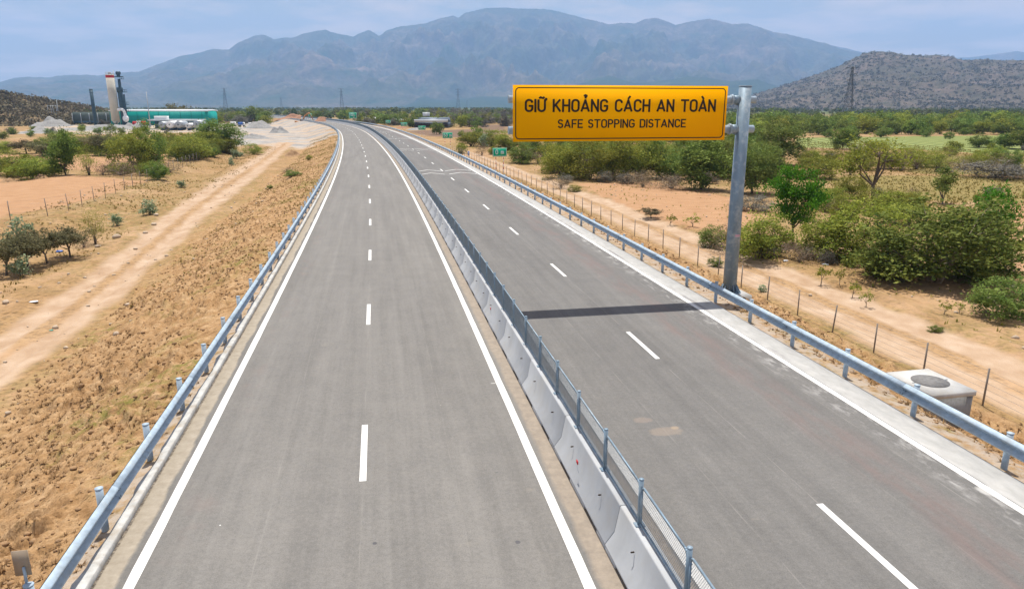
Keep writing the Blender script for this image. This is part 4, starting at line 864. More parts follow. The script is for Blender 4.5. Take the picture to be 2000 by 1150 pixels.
# ------------------------------------------------------------------ wire fences
def wire_fence(name, label, pts, h, mat, nw, step, r=0.04, zoff=0.0, rw=0.006, topz=None):
    pts = np.array(pts); d = np.concatenate([[0], np.cumsum(np.hypot(*np.diff(pts, axis=0).T))]); n = int(d[-1] / step)
    t = np.linspace(0, n * step, n + 1); X = np.interp(t, d, pts[:, 0]); Y = np.interp(t, d, pts[:, 1]); Z = gz(X, Y)
    e = empty(name, (X[0], Y[0], Z[0])); tag(e, label, 'fence'); O = np.array([X[0], Y[0], Z[0]]); rg = random.Random(len(label))
    pm = MB(); pm.box((0, 0, h / 2 - 0.1), (r * 1.7, r * 1.7, h + 0.2)); po = pm.build('post', [mat], e); tops = []
    far_ = MB()
    for i in range(n + 1):
        lx, ly = rg.gauss(0, 0.02), rg.gauss(0, 0.02)
        if i < 100:
            o = po if i == 0 else po.copy()
            if i: col.objects.link(o)
            o.parent = e; o.location = (X[i] - O[0], Y[i] - O[1], Z[i] - O[2]); o.rotation_euler = (lx, ly, rg.uniform(0, 1)); o.scale = (1, 1, rg.uniform(0.95, 1.05))
        else: far_.box((X[i] - O[0], Y[i] - O[1], Z[i] - O[2] + h / 2), (r * 1.7, r * 1.7, h))
    if far_.n: tag(far_.build('distant_post', [mat], e), kind='stuff')
    wm = MB()
    for k in range(nw):
        z = h * (0.14 + 0.82 * k / (nw - 1))
        for i in range(n):
            a = np.array([X[i], Y[i], Z[i] + z]) - O; c = np.array([X[i + 1], Y[i + 1], Z[i + 1] + z]) - O; mid = (a + c) / 2 - np.array([0, 0, 0.02])
            wm.tube(a, mid, rw, n=3, caps=False); wm.tube(mid, c, rw, n=3, caps=False)
    wm.build('wires', [M['wire']], e); return e
wire_fence('wire_fence', 'barbed wire fence on thin posts between the right slope and the sandy track', [Q(s, 21.0 + 0.15 * sin(s / 17))[:2] for s in np.arange(13.8, 175, 2.0)], 1.35, M['postwood'], 6, 2.9, 0.028, rw=0.0045)
wire_fence('wire_fence', 'wire fence on thin grey posts along the left field bank', FENCE_L[1:], 1.75, M['postwood'], 5, 3.6, 0.035, rw=0.005)

# ------------------------------------------------------------------ plants
def leaves(P_, N_, size, rng, asp=0.55):
    """rhombic leaf cards at points P_ with rough normals N_"""
    n = len(P_); rnd = rng.normal(size=(n, 3)); N_ = N_ + rnd * 0.9; N_ /= np.linalg.norm(N_, axis=1)[:, None] + 1e-9
    a = rng.normal(size=(n, 3)); U = np.cross(N_, a); U /= np.linalg.norm(U, axis=1)[:, None] + 1e-9; Vv = np.cross(N_, U)
    s = size * rng.uniform(0.45, 1.5, n)[:, None]; U = U * s; Vv = Vv * s * asp
    V = np.stack([P_ - U, P_ - Vv * 0.9 + U * 0.1, P_ + U, P_ + Vv], 1).reshape(-1, 3); i = np.arange(n) * 4
    return V, np.stack([i, i + 1, i + 2, i + 3], 1)
def plant_proto(name, seed, leaf, bark='bark', lobes=None, nclump=60, per=60, lsize=0.022, cr=0.075, stems=4, trunk=0.0, rs=0.014, single=False, asp=0.55, droop=0.0, twigs=0.4, inner=0.25):
    """plant of height 1, width 1; lobes = list of (x, y, z, rx, ry, rz)"""
    rng = np.random.default_rng(seed); lobes = lobes or [(0, 0, 0.55, 0.5, 0.5, 0.45)]
    vol = np.array([l[3] * l[4] * l[5] for l in lobes]) ** 0.7; pr = vol / vol.sum(); C = []; lb = []
    for k in range(nclump):
        i = rng.choice(len(lobes), p=pr); l = lobes[i]; d = rng.normal(size=3); d /= np.linalg.norm(d); rr_ = rng.uniform(inner, 1.0) ** 0.5
        c = np.array(l[:3]) + d * np.array(l[3:]) * rr_ * rng.uniform(0.74, 1.2); c[2] = max(c[2], 0.03); C.append(c); lb.append(i)
    C = np.array(C); V = []; Fc = []; T = []; n0 = 0
    for c in C:
        m = int(per * rng.uniform(0.5, 1.5)); g = rng.normal(size=(m, 3)) * cr * rng.uniform(0.6, 1.25) * np.array([1.1, 1.1, 0.8]); pts = c + g; pts[:, 2] = np.abs(pts[:, 2]) + 0.002
        l = lobes[int(np.argmin([np.sum((c - np.array(q[:3])) ** 2) for q in lobes]))]
        nn = (pts - np.array(l[:3])) * 1.2 + np.array([0, 0, 0.5]); v, f = leaves(pts, nn, lsize, rng, asp); V.append(v); Fc.append(f + n0); n0 += len(v)
        t = np.clip(rng.uniform(0.15, 0.85) + rng.normal(size=m) * 0.22, 0, 1); T.append(np.repeat(t, 4))
    fo = nmesh('foliage', np.vstack(V), np.vstack(Fc), L[leaf], link=False); T = np.concatenate(T); fattr(fo, 'tint', np.stack([T, T, T], 1))
    b = MB(); hubs = []
    if stems:
        ax = [np.array([rng.uniform(-.03, .03), rng.uniform(-.03, .03), 0]) for _ in range(stems)]
        for i in range(stems):
            tgt = C[rng.integers(len(C))] * 0.55 + np.mean(C, 0) * 0.3
            if trunk: base = np.array([0, 0, 0.]); tr = np.array([rng.uniform(-.03, .03), rng.uniform(-.03, .03), trunk])
            else: base = ax[i]; tr = base * 1.5 + np.array([tgt[0] * .2, tgt[1] * .2, 0.15])
            if trunk and i == 0: b.tube(base - (0, 0, .03), tr, rs * 1.7, rs * 1.25, 7); T0 = tr
            if trunk: tr = T0
            else: b.tube(base - (0, 0, .03), tr, rs, rs * .8, 5)
            mid = (tr + tgt) / 2 + rng.normal(size=3) * 0.035; b.tube(tr, mid, rs * .9, rs * .6, 5, caps=False); b.tube(mid, tgt, rs * .6, rs * .35, 5, caps=False); hubs += [mid, tgt]
        H_ = np.array(hubs)
        for c in C:
            if rng.random() < twigs: 
                h = H_[np.argmin(np.sum((H_ - c) ** 2, 1))]; mm = (h + c) / 2 + rng.normal(size=3) * .02; b.tube(h, mm, rs * .35, rs * .22, 3, caps=False); b.tube(mm, c, rs * .22, rs * .1, 3, caps=False)
    st = b.build('stem', [M[bark]], link=False) if b.n else None
    if single and st:
        nf = len(fo.data.vertices); V = np.vstack([np.vstack(V)] + [np.vstack(b.V)]); Fs = [tuple(f) for f in np.vstack(Fc)] + [tuple(i + nf for i in f) for f in b.F]
        mi = [0] * len(np.vstack(Fc)) + [1] * len(b.F); o = nmesh(name, V, Fs, [L[leaf], M[bark]], mi=mi, link=False); tt = np.concatenate([T, np.zeros(b.n)]); fattr(o, 'tint', np.stack([tt] * 3, 1)); return (o, None)
    return (fo, st)
LB = {
 'round': [(0, 0, .55, .46, .46, .42)],
 'mound': [(0, 0, .42, .42, .42, .45), (-.25, .05, .35, .27, .27, .36), (.27, -.05, .33, .25, .25, .34), (.05, -.2, .3, .25, .25, .3), (.0, .15, .6, .3, .3, .38)],
 'mound2': [(-.05, 0, .5, .4, .4, .45), (-.3, -.05, .3, .22, .22, .28), (.3, .08, .4, .22, .25, .38), (.12, -.2, .28, .25, .25, .27)],
 'tree': [(0, 0, .76, .34, .34, .2), (-.25, 0, .6, .24, .24, .15), (.24, .05, .66, .27, .27, .17), (.05, -.2, .52, .28, .24, .13), (-.08, .2, .55, .26, .24, .14), (-.12, 0, .33, .2, .2, .1), (.15, 0, .38, .2, .2, .1)],
 'tall': [(0, 0, .72, .3, .3, .27), (-.18, 0, .5, .28, .28, .22), (.18, .05, .45, .28, .28, .24), (0, -.1, .28, .33, .33, .2)],
 'wispy': [(-.3, 0, .8, .2, .22, .16), (.0, 0, .78, .18, .2, .15), (.32, 0, .62, .2, .2, .12), (-.42, 0, .58, .14, .15, .14)],
 'lean': [(.1, 0, .75, .28, .28, .24), (.3, 0, .5, .22, .22, .16), (-.3, 0, .45, .14, .14, .1)],
 'far': [(0, 0, .62, .38, .38, .36), (-.26, 0, .45, .26, .26, .32), (.26, 0, .48, .26, .26, .34), (0, 0, .28, .42, .42, .24)],
 'canopy': [(0, 0, .66, .45, .45, .24), (-.25, 0, .55, .25, .3, .2), (.27, 0, .6, .25, .3, .2)],
}
KINDS = {
 'dense': dict(leaf='dark', lobes=LB['mound'], nclump=150, per=95, lsize=.0155, cr=.05, stems=14, inner=.3, twigs=.5, bark='bark_pale'),
 'olive': dict(leaf='olive', lobes=LB['mound2'], nclump=110, per=80, lsize=.016, cr=.06, stems=7),
 'yellow': dict(leaf='yellow', lobes=LB['mound'], nclump=110, per=70, lsize=.016, cr=.06, stems=7),
 'mid': dict(leaf='mid', lobes=LB['mound2'], nclump=110, per=80, lsize=.018, cr=.055, stems=7),
 'brighttree': dict(leaf='bright', lobes=LB['tree'], nclump=120, per=75, lsize=.017, cr=.045, stems=9, trunk=.2, rs=.013, twigs=.6),
 'feather': dict(leaf='bright', lobes=LB['tall'], nclump=80, per=60, lsize=.020, cr=.055, stems=5, trunk=.12, rs=.012),
 'darktree': dict(leaf='dark', lobes=LB['tall'], nclump=100, per=90, lsize=.020, cr=.06, stems=6, trunk=.1),
 'greentree': dict(leaf='mid', lobes=LB['far'], nclump=120, per=90, lsize=.018, cr=.055, stems=8, trunk=.14),
 'wispy': dict(leaf='yellow', lobes=LB['wispy'], nclump=55, per=55, lsize=.017, cr=.055, stems=7, trunk=.22, rs=.017, twigs=.9),
 'lean': dict(leaf='mid', lobes=LB['lean'], nclump=40, per=45, lsize=.028, cr=.06, stems=5, trunk=.1, rs=.014, twigs=.9),
 'dead': dict(leaf='brown', bark='bark_pale', lobes=LB['mound'], nclump=110, per=14, lsize=.016, cr=.07, stems=16, rs=.007, twigs=1.0),
 'greyscrub': dict(leaf='grey', bark='bark_pale', lobes=LB['mound2'], nclump=110, per=45, lsize=.018, cr=.06, stems=12, rs=.007, twigs=.9),
 'dusky': dict(leaf='purple', lobes=LB['canopy'], nclump=80, per=50, lsize=.024, cr=.055, stems=6, trunk=.25, rs=.015, twigs=.6),
 'pale': dict(leaf='pale', lobes=LB['tall'], nclump=34, per=26, lsize=.045, cr=.07, stems=7, asp=.7, rs=.012),
 'broom': dict(leaf='yellow', lobes=[(0, 0, .6, .45, .45, .35), (0, 0, .3, .2, .2, .25)], nclump=60, per=45, lsize=.018, cr=.07, stems=22, rs=.006, twigs=.5, asp=.3),
 'seedling': dict(leaf='olive', bark='bark_pale', lobes=LB['canopy'], nclump=16, per=16, lsize=.05, cr=.07, stems=4, trunk=.2, rs=.02, twigs=1),
 'faro': dict(leaf='olive', lobes=LB['far'], nclump=60, per=32, lsize=.035, cr=.07, stems=4, trunk=.15, single=True),
 'farm': dict(leaf='mid', lobes=LB['far'], nclump=60, per=36, lsize=.035, cr=.07, stems=4, trunk=.15, single=True),
 'fard': dict(leaf='dark', lobes=LB['far'], nclump=60, per=36, lsize=.035, cr=.07, stems=4, trunk=.15, single=True),
 'farb': dict(leaf='grey', lobes=LB['mound'], nclump=60, per=30, lsize=.035, cr=.07, stems=4, trunk=.1, single=True),
 'farc': dict(leaf='dark', lobes=LB['canopy'], nclump=50, per=36, lsize=.035, cr=.06, stems=5, trunk=.3, single=True),
}
PROTO = {}; PN = {}
def proto(kind, v):
    if (kind, v) not in PROTO: PROTO[(kind, v)] = plant_proto('tree', sum(map(ord, kind)) * 7 + v * 131, **KINDS[kind])
    return PROTO[(kind, v)]
prng = random.Random(11)
def plant(name, kind, X, Y, H, W, label, cat, group=None, z=None, rz=None, v=None):
    v = PN.get(kind, 0) % (2 if not KINDS[kind].get('single') else 3) if v is None else v; PN[kind] = PN.get(kind, 0) + 1
    fo, st = proto(kind, v); z = gz1((X, Y)) - 0.03 if z is None else z; rz = prng.uniform(0, 6.28) if rz is None else rz
    if KINDS[kind].get('single'):
        o = bpy.data.objects.new(name, fo.data); col.objects.link(o); o.location = (X, Y, z - 0.02 * H); o.rotation_euler = (0, 0, rz); o.scale = (W, W, H); return tag(o, label, cat, group)
    e = empty(name, (X, Y, z), rz); e.scale = (W, W, H); tag(e, label, cat, group)
    f = bpy.data.objects.new('foliage', fo.data); col.objects.link(f); f.parent = e
    if st: s_ = bpy.data.objects.new('stem', st.data); col.objects.link(s_); s_.parent = e
    return e
def pplant(name, kind, px, py, hpx, wpx, label, cat, group=None, z=-2.25, rz=None):
    if px < 700: z = ZL + 0.1
    q = P(px, py, z); d = depth(q[0], q[1], z + 1); return plant(name, kind, q[0], q[1], 1.1 * hpx * d / F, (1.28 if kind not in ('brighttree', 'seedling', 'pale') else 1.0) * wpx * d / F, label, cat, group, rz=rz)
B_, T_ = 'bush', 'tree'
for a in [
 ('tree', 'brighttree', 1548, 482, 146, 122, 'single bright green tree with a bare dark trunk, just right of the yellow sign pole', T_),
 ('bush', 'dense', 1830, 556, 160, 250, 'largest dark green bush, many pale stems at its foot, right of the yellow-green one', B_),
 ('bush', 'dense', 1905, 548, 120, 120, 'dark green bush leaning against the right side of the largest bush', B_),
 ('bush', 'yellow', 1672, 515, 122, 150, 'tall yellow-green bush between the single green tree and the largest dark bush', B_),
 ('bush', 'olive', 1605, 505, 80, 80, 'small olive bush at the foot of the yellow-green bush, beside the tree trunk', B_),
 ('bush', 'olive', 1487, 512, 92, 120, 'olive bush directly behind the right side of the sign pole', B_),
 ('tree', 'feather', 1925, 528, 150, 90, 'feathery light green tree rising behind the right end of the largest bush', T_),
 ('bush', 'mid', 1965, 628, 82, 115, 'pale green bush cut by the right edge of the picture, nearest to the track', B_),
 ('bush', 'mid', 1722, 545, 68, 90, 'low green bush in front of the largest bush, at its left foot', B_),
 ('bush', 'mid', 1392, 487, 42, 55, 'small leafy green bush left of the sign pole, at the track edge', B_),
 ('bush', 'dead', 1425, 500, 58, 80, 'brownish bush partly hidden by the sign pole', B_),
 ('bush', 'dead', 1560, 520, 45, 70, 'low dark dead brush at the foot of the single bright green tree', B_),
 ('bush', 'yellow', 1100, 352, 66, 75, 'yellow-green bush at the left end of the thicket under the yellow sign', B_),
 ('bush', 'olive', 1150, 354, 82, 90, 'olive bush, second from the left in the thicket under the yellow sign', B_),
 ('bush', 'yellow', 1200, 352, 88, 90, 'yellowish bush in the middle of the thicket under the yellow sign', B_),
 ('bush', 'olive', 1248, 352, 86, 90, 'olive bush in the thicket under the sign, right of its middle', B_),
 ('bush', 'mid', 1290, 350, 72, 75, 'greener bush at the right end of the thicket under the yellow sign', B_),
 ('tree', 'darktree', 1368, 372, 96, 105, 'very dark dense tree standing below the right half of the yellow sign', T_),
 ('tree', 'greentree', 1412, 348, 72, 85, 'green tree just left of the sign pole, behind the dark tree', T_),
 ('tree', 'greentree', 1470, 378, 92, 90, 'rounded green tree just right of the sign pole', T_),
 ('tree', 'greentree', 1518, 322, 80, 98, 'large round yellowish green tree at the edge of the crop field, right of the pole', T_),
 ('bush', 'olive', 1592, 348, 44, 70, 'olive bush behind the top of the single bright green tree', B_),
 ('tree', 'darktree', 1645, 292, 38, 44, 'small dark tree at the near edge of the pale crop field', T_),
 ('tree', 'wispy', 1706, 390, 118, 125, 'thin tree with bare brown forked trunks and sparse yellowish crown', T_),
 ('tree', 'lean', 1840, 398, 68, 60, 'slim leaning tree with a light crown, in the dry grass field', T_),
 ('bush', 'greyscrub', 1945, 347, 34, 120, 'wide dark grey scrub patch in the dry grass near the right edge', B_),
 ('bush', 'mid', 1911, 288, 26, 38, 'small round dark bush standing alone in the pale crop field', B_),
 ('bush', 'darktree', 1962, 290, 28, 45, 'round dark bush in the crop field, left of the one at the picture edge', B_),
 ('bush', 'darktree', 1994, 292, 34, 52, 'round dark bush in the crop field at the right picture edge', B_),
 ('bush', 'broom', 1790, 330, 44, 60, 'tall yellowish dry bush in front of the crop field', B_),
 ('bush', 'broom', 1830, 335, 40, 60, 'yellowish dry bush right of its taller neighbour in front of the crop field', B_),
 ('bush', 'dead', 1760, 332, 40, 60, 'leafless brown bush between the wispy tree and the yellowish dry bushes', B_),
 ('bush', 'dead', 1690, 300, 26, 70, 'brown scrub along the near edge of the crop field', B_),
 ('bush', 'dead', 1725, 412, 30, 110, 'heap of dark dry brushwood at the foot of the wispy tree', B_),
 ('bush', 'olive', 1664, 386, 48, 52, 'small olive bush left of the wispy tree', B_),
 ('bush', 'olive', 1770, 440, 45, 95, 'low olive bush between the dry brushwood and the largest dark bush', B_),
 ('bush', 'dead', 1885, 330, 26, 60, 'thin brown bush at the left end of the grey scrub patch', B_),
 ('bush', 'greyscrub', 1470, 412, 30, 70, 'grey dry undergrowth below the rounded tree by the pole', B_),
 ('bush', 'dead', 1310, 372, 32, 90, 'brown leafless undergrowth below the thicket, left of the dark tree', B_),
 ('bush', 'dead', 1235, 362, 26, 90, 'brown leafless undergrowth in front of the middle of the thicket', B_),
 ('bush', 'dead', 1640, 420, 36, 60, 'thin grey brown bush between the bright tree and the brushwood', B_),
 ('bush', 'mid', 1015, 322, 38, 55, 'dusky green bush just right of the green 0 m sign', B_),
 ('bush', 'dead', 1050, 322, 30, 45, 'small leafless bush between the 0 m sign and the thicket', B_),
 ('bush', 'olive', 922, 288, 30, 55, 'olive bush between the 50 m and the 0 m signs', B_),
 ('bush', 'olive', 962, 288, 34, 55, 'olive bush directly left of the 0 m sign', B_),
 ('bush', 'farm', 853, 263, 24, 26, 'round green bush standing alone above the 100 m and 50 m signs', B_),
 ('bush', 'farm', 928, 277, 30, 30, 'round bright bush behind the olive bushes by the 50 m sign', B_),
 ('bush', 'pale', 945, 292, 26, 24, 'bush with whitish leaves left of the 0 m sign', B_),
 ('bush', 'olive', 1000, 296, 40, 60, 'olive bush behind the 0 m sign, at the left edge of the yellow sign', B_),
 ('bush', 'mid', 1060, 310, 50, 70, 'green bush behind the left part of the thicket under the sign', B_),
 ('plant', 'mid', 1825, 657, 14, 24, 'small round plant at the far edge of the sandy track', 'plant'),
 ('plant', 'dusky', 1272, 432, 20, 40, 'low dark plant at the edge of the bare field under the sign', 'plant'),
 ('plant', 'seedling', 1308, 446, 24, 26, 'thin seedling with a few leaves, right of the low dark plant', 'plant'),
 ('plant', 'seedling', 1352, 452, 24, 34, 'thin seedling just left of the sign pole in the bare field', 'plant'),
 ('plant', 'seedling', 1663, 590, 36, 30, 'brown seedling beyond the track, left of the one by the low mound', 'plant'),
 ('plant', 'seedling', 1690, 608, 36, 26, 'brown curled seedling, lowest one beyond the track', 'plant'),
 ('plant', 'seedling', 1602, 566, 44, 34, 'spindly seedling in front of the dead brush by the green tree', 'plant'),
 ('plant', 'seedling', 1638, 568, 40, 24, 'spindly seedling between the dead brush and the low green bush', 'plant'),
 ('plant', 'seedling', 1842, 625, 28, 28, 'brown seedling left of the pale bush at the right edge', 'plant'),
 ('plant', 'seedling', 1872, 620, 26, 26, 'brown seedling touching the left side of the pale bush at the right edge', 'plant'),
 ('plant', 'pale', 1488, 577, 14, 22, 'tiny leafy plant on the slope right of the sign pole foot', 'plant'),
 ('plant', 'mid', 1397, 528, 20, 26, 'small green plant on the slope left of the sign pole foot', 'plant'),
 ('plant', 'olive', 1122, 378, 14, 22, 'small yellowish plant by the wire fence left of the bare field', 'plant'),
 # left side
 ('tree', 'darktree', 130, 347, 82, 54, 'dark green tree in the left field, left of the pale dry shrub', T_),
 ('bush', 'broom', 176, 348, 58, 48, 'pale dry shrub between the dark green tree and the purple-brown scrub', B_),
 ('bush', 'olive', 68, 350, 42, 90, 'low wide green bush at the left, in front of the bare strip', B_),
 ('bush', 'olive', 18, 342, 52, 70, 'olive bush cut by the left picture edge', B_),
 ('bush', 'yellow', 268, 338, 80, 80, 'tall yellow-green bush in front of the asphalt plant', B_),
 ('bush', 'mid', 300, 334, 84, 62, 'green bush growing against the right of the tall yellow-green one', B_),
 ('bush', 'dead', 236, 350, 34, 66, 'leafless purple-brown scrub in front of the yellow-green bush', B_),
 ('bush', 'mid', 309, 358, 36, 34, 'small bush at the bend of the left wire fence', B_),
 ('bush', 'greentree', 432, 300, 60, 80, 'rounded dark green bush at the far end of the left wire fence', B_),
 ('bush', 'olive', 375, 318, 48, 74, 'olive bush left of the rounded bush along the wire fence', B_),
 ('bush', 'olive', 400, 306, 46, 60, 'olive bush squeezed between the rounded bush and its olive neighbour', B_),
 ('bush', 'olive', 335, 302, 42, 66, 'olive bush behind the wire fence, below the white tanks', B_),
 ('bush', 'mid', 112, 302, 40, 62, 'green bush in the back row, below the gravel heaps', B_),
 ('bush', 'olive', 160, 300, 46, 64, 'olive bush in the back row, below the long drab screen', B_),
 ('bush', 'dusky', 196, 304, 40, 50, 'dusky bush in the back row, below the dark tower', B_),
 ('bush', 'mid', 225, 300, 44, 54, 'green bush in the back row, right below the silo', B_),
 ('bush', 'dusky', 85, 306, 28, 50, 'low dusky bush in the back row, left of the green ones', B_),
 ('bush', 'dusky', 52, 300, 26, 50, 'low dusky bush at the left of the back row', B_),
 ('bush', 'olive', 10, 298, 24, 46, 'low olive bush in the back row at the left picture edge', B_),
 ('tree', 'canopy_', 352, 243, 38, 44, 'small flat topped tree in front of the teal building', T_),
 ('tree', 'dusky', 137, 500, 60, 66, 'small dusky tree with a clear trunk, rightmost of the group by the left track', T_),
 ('tree', 'dusky', 92, 512, 66, 66, 'dusky tree second from the right of the group by the left track', T_),
 ('tree', 'dusky', 55, 522, 72, 70, 'dusky tree in the middle of the group by the left track', T_),
 ('tree', 'dusky', 12, 534, 76, 76, 'dusky tree at the left picture edge by the track', T_),
 ('bush', 'pale', 42, 537, 42, 42, 'pale broad leaved shrub in front of the dusky trees', B_),
 ('bush', 'pale', 50, 492, 66, 62, 'tall pale leaved shrub rising behind the dusky trees', B_),
 ('bush', 'broom', 186, 474, 64, 46, 'broom shaped yellow-green shrub beside the dusky trees', B_),
 ('bush', 'dead', 163, 480, 34, 30, 'little leafless sapling between the dusky tree and the broom shrub', B_),
 ('plant', 'pale', 228, 439, 24, 28, 'small round bluish green plant above the broom shrub', 'plant'),
 ('plant', 'pale', 292, 418, 28, 42, 'pale spreading milkweed plant beside the left track', 'plant'),
 ('plant', 'pale', 355, 362, 14, 24, 'low green weed plant near the bend of the left fence', 'plant'),
 ('plant', 'pale', 452, 325, 16, 14, 'pale weed at the left side of the track, below the rounded bush', 'plant'),
 ('bush', 'pale', 462, 308, 18, 26, 'pale shrub right of the rounded bush, by the track', B_),
 ('bush', 'yellow', 495, 302, 22, 32, 'yellow-green weeds beside the far end of the left track', B_),
 ('tree', 'farm', 492, 240, 30, 44, 'round green tree behind the gravel yard', T_),
 ('tree', 'farm', 517, 240, 24, 36, 'smaller green tree right of the round tree behind the gravel yard', T_),
 ('tree', 'fard', 470, 240, 22, 34, 'dark low tree left of the round tree behind the gravel yard', T_),
 ('tree', 'fard', 598, 228, 14, 14, 'dark tree standing beside the tiny far green sign', T_),
 ('tree', 'fard', 671, 237, 22, 19, 'dark tree just left of the big square direction sign', T_),
]:
    nm, kd, px, py, hp, wp, lb, ct = a
    if kd == 'canopy_': kd = 'dusky'
    pplant(nm, kd, px, py, hp, wp, lb, ct)
# shrubs on the left embankment
for px, py, hp, wp, kd, lb in ((572, 352, 14, 34, 'mid', 'dark green shrub low on the left embankment'), (527, 362, 9, 12, 'mid', 'tiny shrub at the foot of the left embankment'), (604, 316, 12, 16, 'yellow', 'yellow-green tuft halfway up the left embankment'), (560, 330, 12, 40, 'dead', 'brown dry scrub at the top of the sandy bank, left embankment')):
    q = P(px, py, -1.7); d = depth(q[0], q[1], -1); plant('plant', kd, q[0], q[1], hp * d / F, wp * d / F, lb, 'plant')
# distant rows
def far_row(n, x0, x1, y0, y1, hmin, hmax, kinds, name, label, group, seed, z=-2.5, wf=1.2):
    rg = random.Random(seed)
    for i in range(n):
        px = x0 + (x1 - x0) * (i + rg.uniform(-0.4, 1.4)) / n; py = rg.uniform(y0, y1); q = P(px, py, z); d = q[1]
        s_, w_ = sw1(q) if d < 1050 else (0, 99)
        if -22 < w_ < 19.5 or (w_ < 0 and s_ < 90): continue
        H = rg.uniform(hmin, hmax); plant(name, rg.choice(kinds), q[0], q[1], H, H * rg.uniform(0.85, 1.4) * wf, label, 'tree', group, z=-2.7 if d > 500 else None)
far_row(70, 1425, 2060, 256, 264, 4.5, 7.5, ['farm', 'farm', 'fard', 'faro'], 'tree', 'green tree in the dense belt along the far side of the pale crop field', 'trees of the belt behind the crop field', 1)
far_row(80, 1420, 2120, 243, 254, 6, 9.5, ['farm', 'fard', 'fard', 'faro', 'farc'], 'tree', 'taller green tree at the back of the belt below the brown hill', 'taller trees at the back of the belt below the brown hill', 2)
far_row(60, 700, 1000, 236, 250, 4, 8, ['farb', 'faro', 'farm', 'fard', 'farb'], 'tree', 'dusty tree among the far shed and green signs, left of the yellow sign', 'dusty trees around the far shed', 3)
far_row(46, 560, 1000, 226, 235, 6, 10, ['farb', 'faro', 'farm', 'farb'], 'tree', 'hazy dry tree far behind the bend of the road', 'hazy trees behind the bend of the road', 4)
far_row(36, 400, 560, 234, 243, 5, 8, ['farb', 'faro', 'farb', 'farm'], 'tree', 'brownish tree behind the gravel yard, right of the teal building', 'brownish trees behind the gravel yard', 5)
far_row(22, -60, 240, 225, 245, 3, 6, ['farb', 'faro', 'farb', 'farm'], 'bush', 'dry bush at the foot of the left scrub knoll', 'dry bushes at the foot of the left knoll', 6)
far_row(22, -60, 330, 255, 272, 2.2, 3.6, ['farb', 'faro', 'farm'], 'bush', 'low bush behind the left field, below the gravel heaps', 'low bushes between the left field and the gravel heaps', 7)
far_row(26, 1100, 1480, 268, 292, 3.5, 6, ['farm', 'faro', 'fard'], 'tree', 'green tree behind the thicket, seen under the lower edge of the yellow sign', 'trees behind the thicket under the sign', 8)
far_row(22, 1560, 2040, 290, 318, 1.4, 2.6, ['faro', 'farb', 'faro'], 'bush', 'small bush scattered along the near side of the pale crop field', 'small bushes along the crop field', 9)
far_row(14, 1500, 1900, 262, 275, 2.5, 4, ['farm', 'fard'], 'bush', 'dark bush at the back of the pale crop field', 'dark bushes at the back of the crop field', 10)
far_row(26, 95, 445, 292, 305, 3.0, 5.0, ['olive', 'mid', 'yellow', 'olive', 'dusky'], 'bush', 'olive bush crowded in the back row of the left field, below the asphalt plant', 'olive bushes of the back row in the left field', 31, wf=1.25)
far_row(9, -20, 110, 330, 347, 2.0, 3.4, ['olive', 'mid', 'yellow'], 'bush', 'olive bush crowded at the left edge, in front of the bare strip', 'olive bushes at the left edge of the field', 32, wf=1.3)
far_row(7, 190, 330, 338, 352, 1.6, 2.6, ['dead', 'dead', 'olive'], 'bush', 'brown undergrowth around the foot of the tall yellow-green bush', 'undergrowth of the left field', 33, wf=1.3)
far_row(8, 330, 450, 296, 318, 2.6, 4.0, ['olive', 'mid', 'olive'], 'bush', 'olive bush along the far half of the left wire fence', 'olive bushes along the left fence', 34, wf=1.2)
far_row(16, 1070, 1330, 322, 350, 3.4, 5.6, ['olive', 'yellow', 'mid', 'yellow'], 'bush', 'bush inside the thicket below the yellow sign', 'bushes of the thicket below the sign', 35)
far_row(14, 1090, 1420, 352, 376, 1.2, 2.0, ['dead', 'dead', 'greyscrub'], 'bush', 'leafless brown undergrowth along the front of the thicket', 'undergrowth along the front of the thicket', 36, wf=1.4)
far_row(10, 1330, 1500, 315, 360, 4.2, 6.2, ['greentree', 'darktree', 'mid'], 'tree', 'green tree in the clump around the dark tree, beside the sign pole', 'trees of the clump beside the sign pole', 37)
far_row(10, 1560, 1720, 312, 350, 2.0, 3.6, ['olive', 'yellow', 'dead'], 'bush', 'olive bush between the sign pole and the wispy tree', 'olive bushes behind the single green tree', 38)
far_row(18, 1730, 1990, 306, 338, 1.8, 3.6, ['broom', 'olive', 'dead', 'broom', 'mid'], 'bush', 'dry yellowish bush in the strip in front of the crop field', 'dry bushes in front of the crop field', 39)
far_row(8, 1560, 1800, 410, 440, 1.8, 2.8, ['olive', 'yellow', 'dead'], 'bush', 'low bush filling the gap behind the yellow-green and the largest bush', 'low bushes behind the largest bush', 40)
far_row(10, 1440, 1720, 500, 535, 0.9, 1.6, ['dead', 'olive', 'greyscrub'], 'bush', 'brown brush at the foot of the bushes right of the pole', 'brush at the foot of the bushes right of the pole', 41, wf=1.3)
far_row(12, 890, 1060, 268, 318, 1.8, 3.6, ['olive', 'mid', 'dead', 'yellow'], 'bush', 'dusty bush around the 50 m and 0 m signs', 'dusty bushes around the distance signs', 42, wf=1.3)
far_row(10, 1500, 2000, 385, 400, 0.8, 1.5, ['dead', 'greyscrub', 'olive'], 'bush', 'thin dry bush in the grass field on the right', 'thin dry bushes in the right grass field', 43, wf=1.4)
dg = bpy.context.evaluated_depsgraph_get(); dg.update()
from mathutils.bvhtree import BVHTree
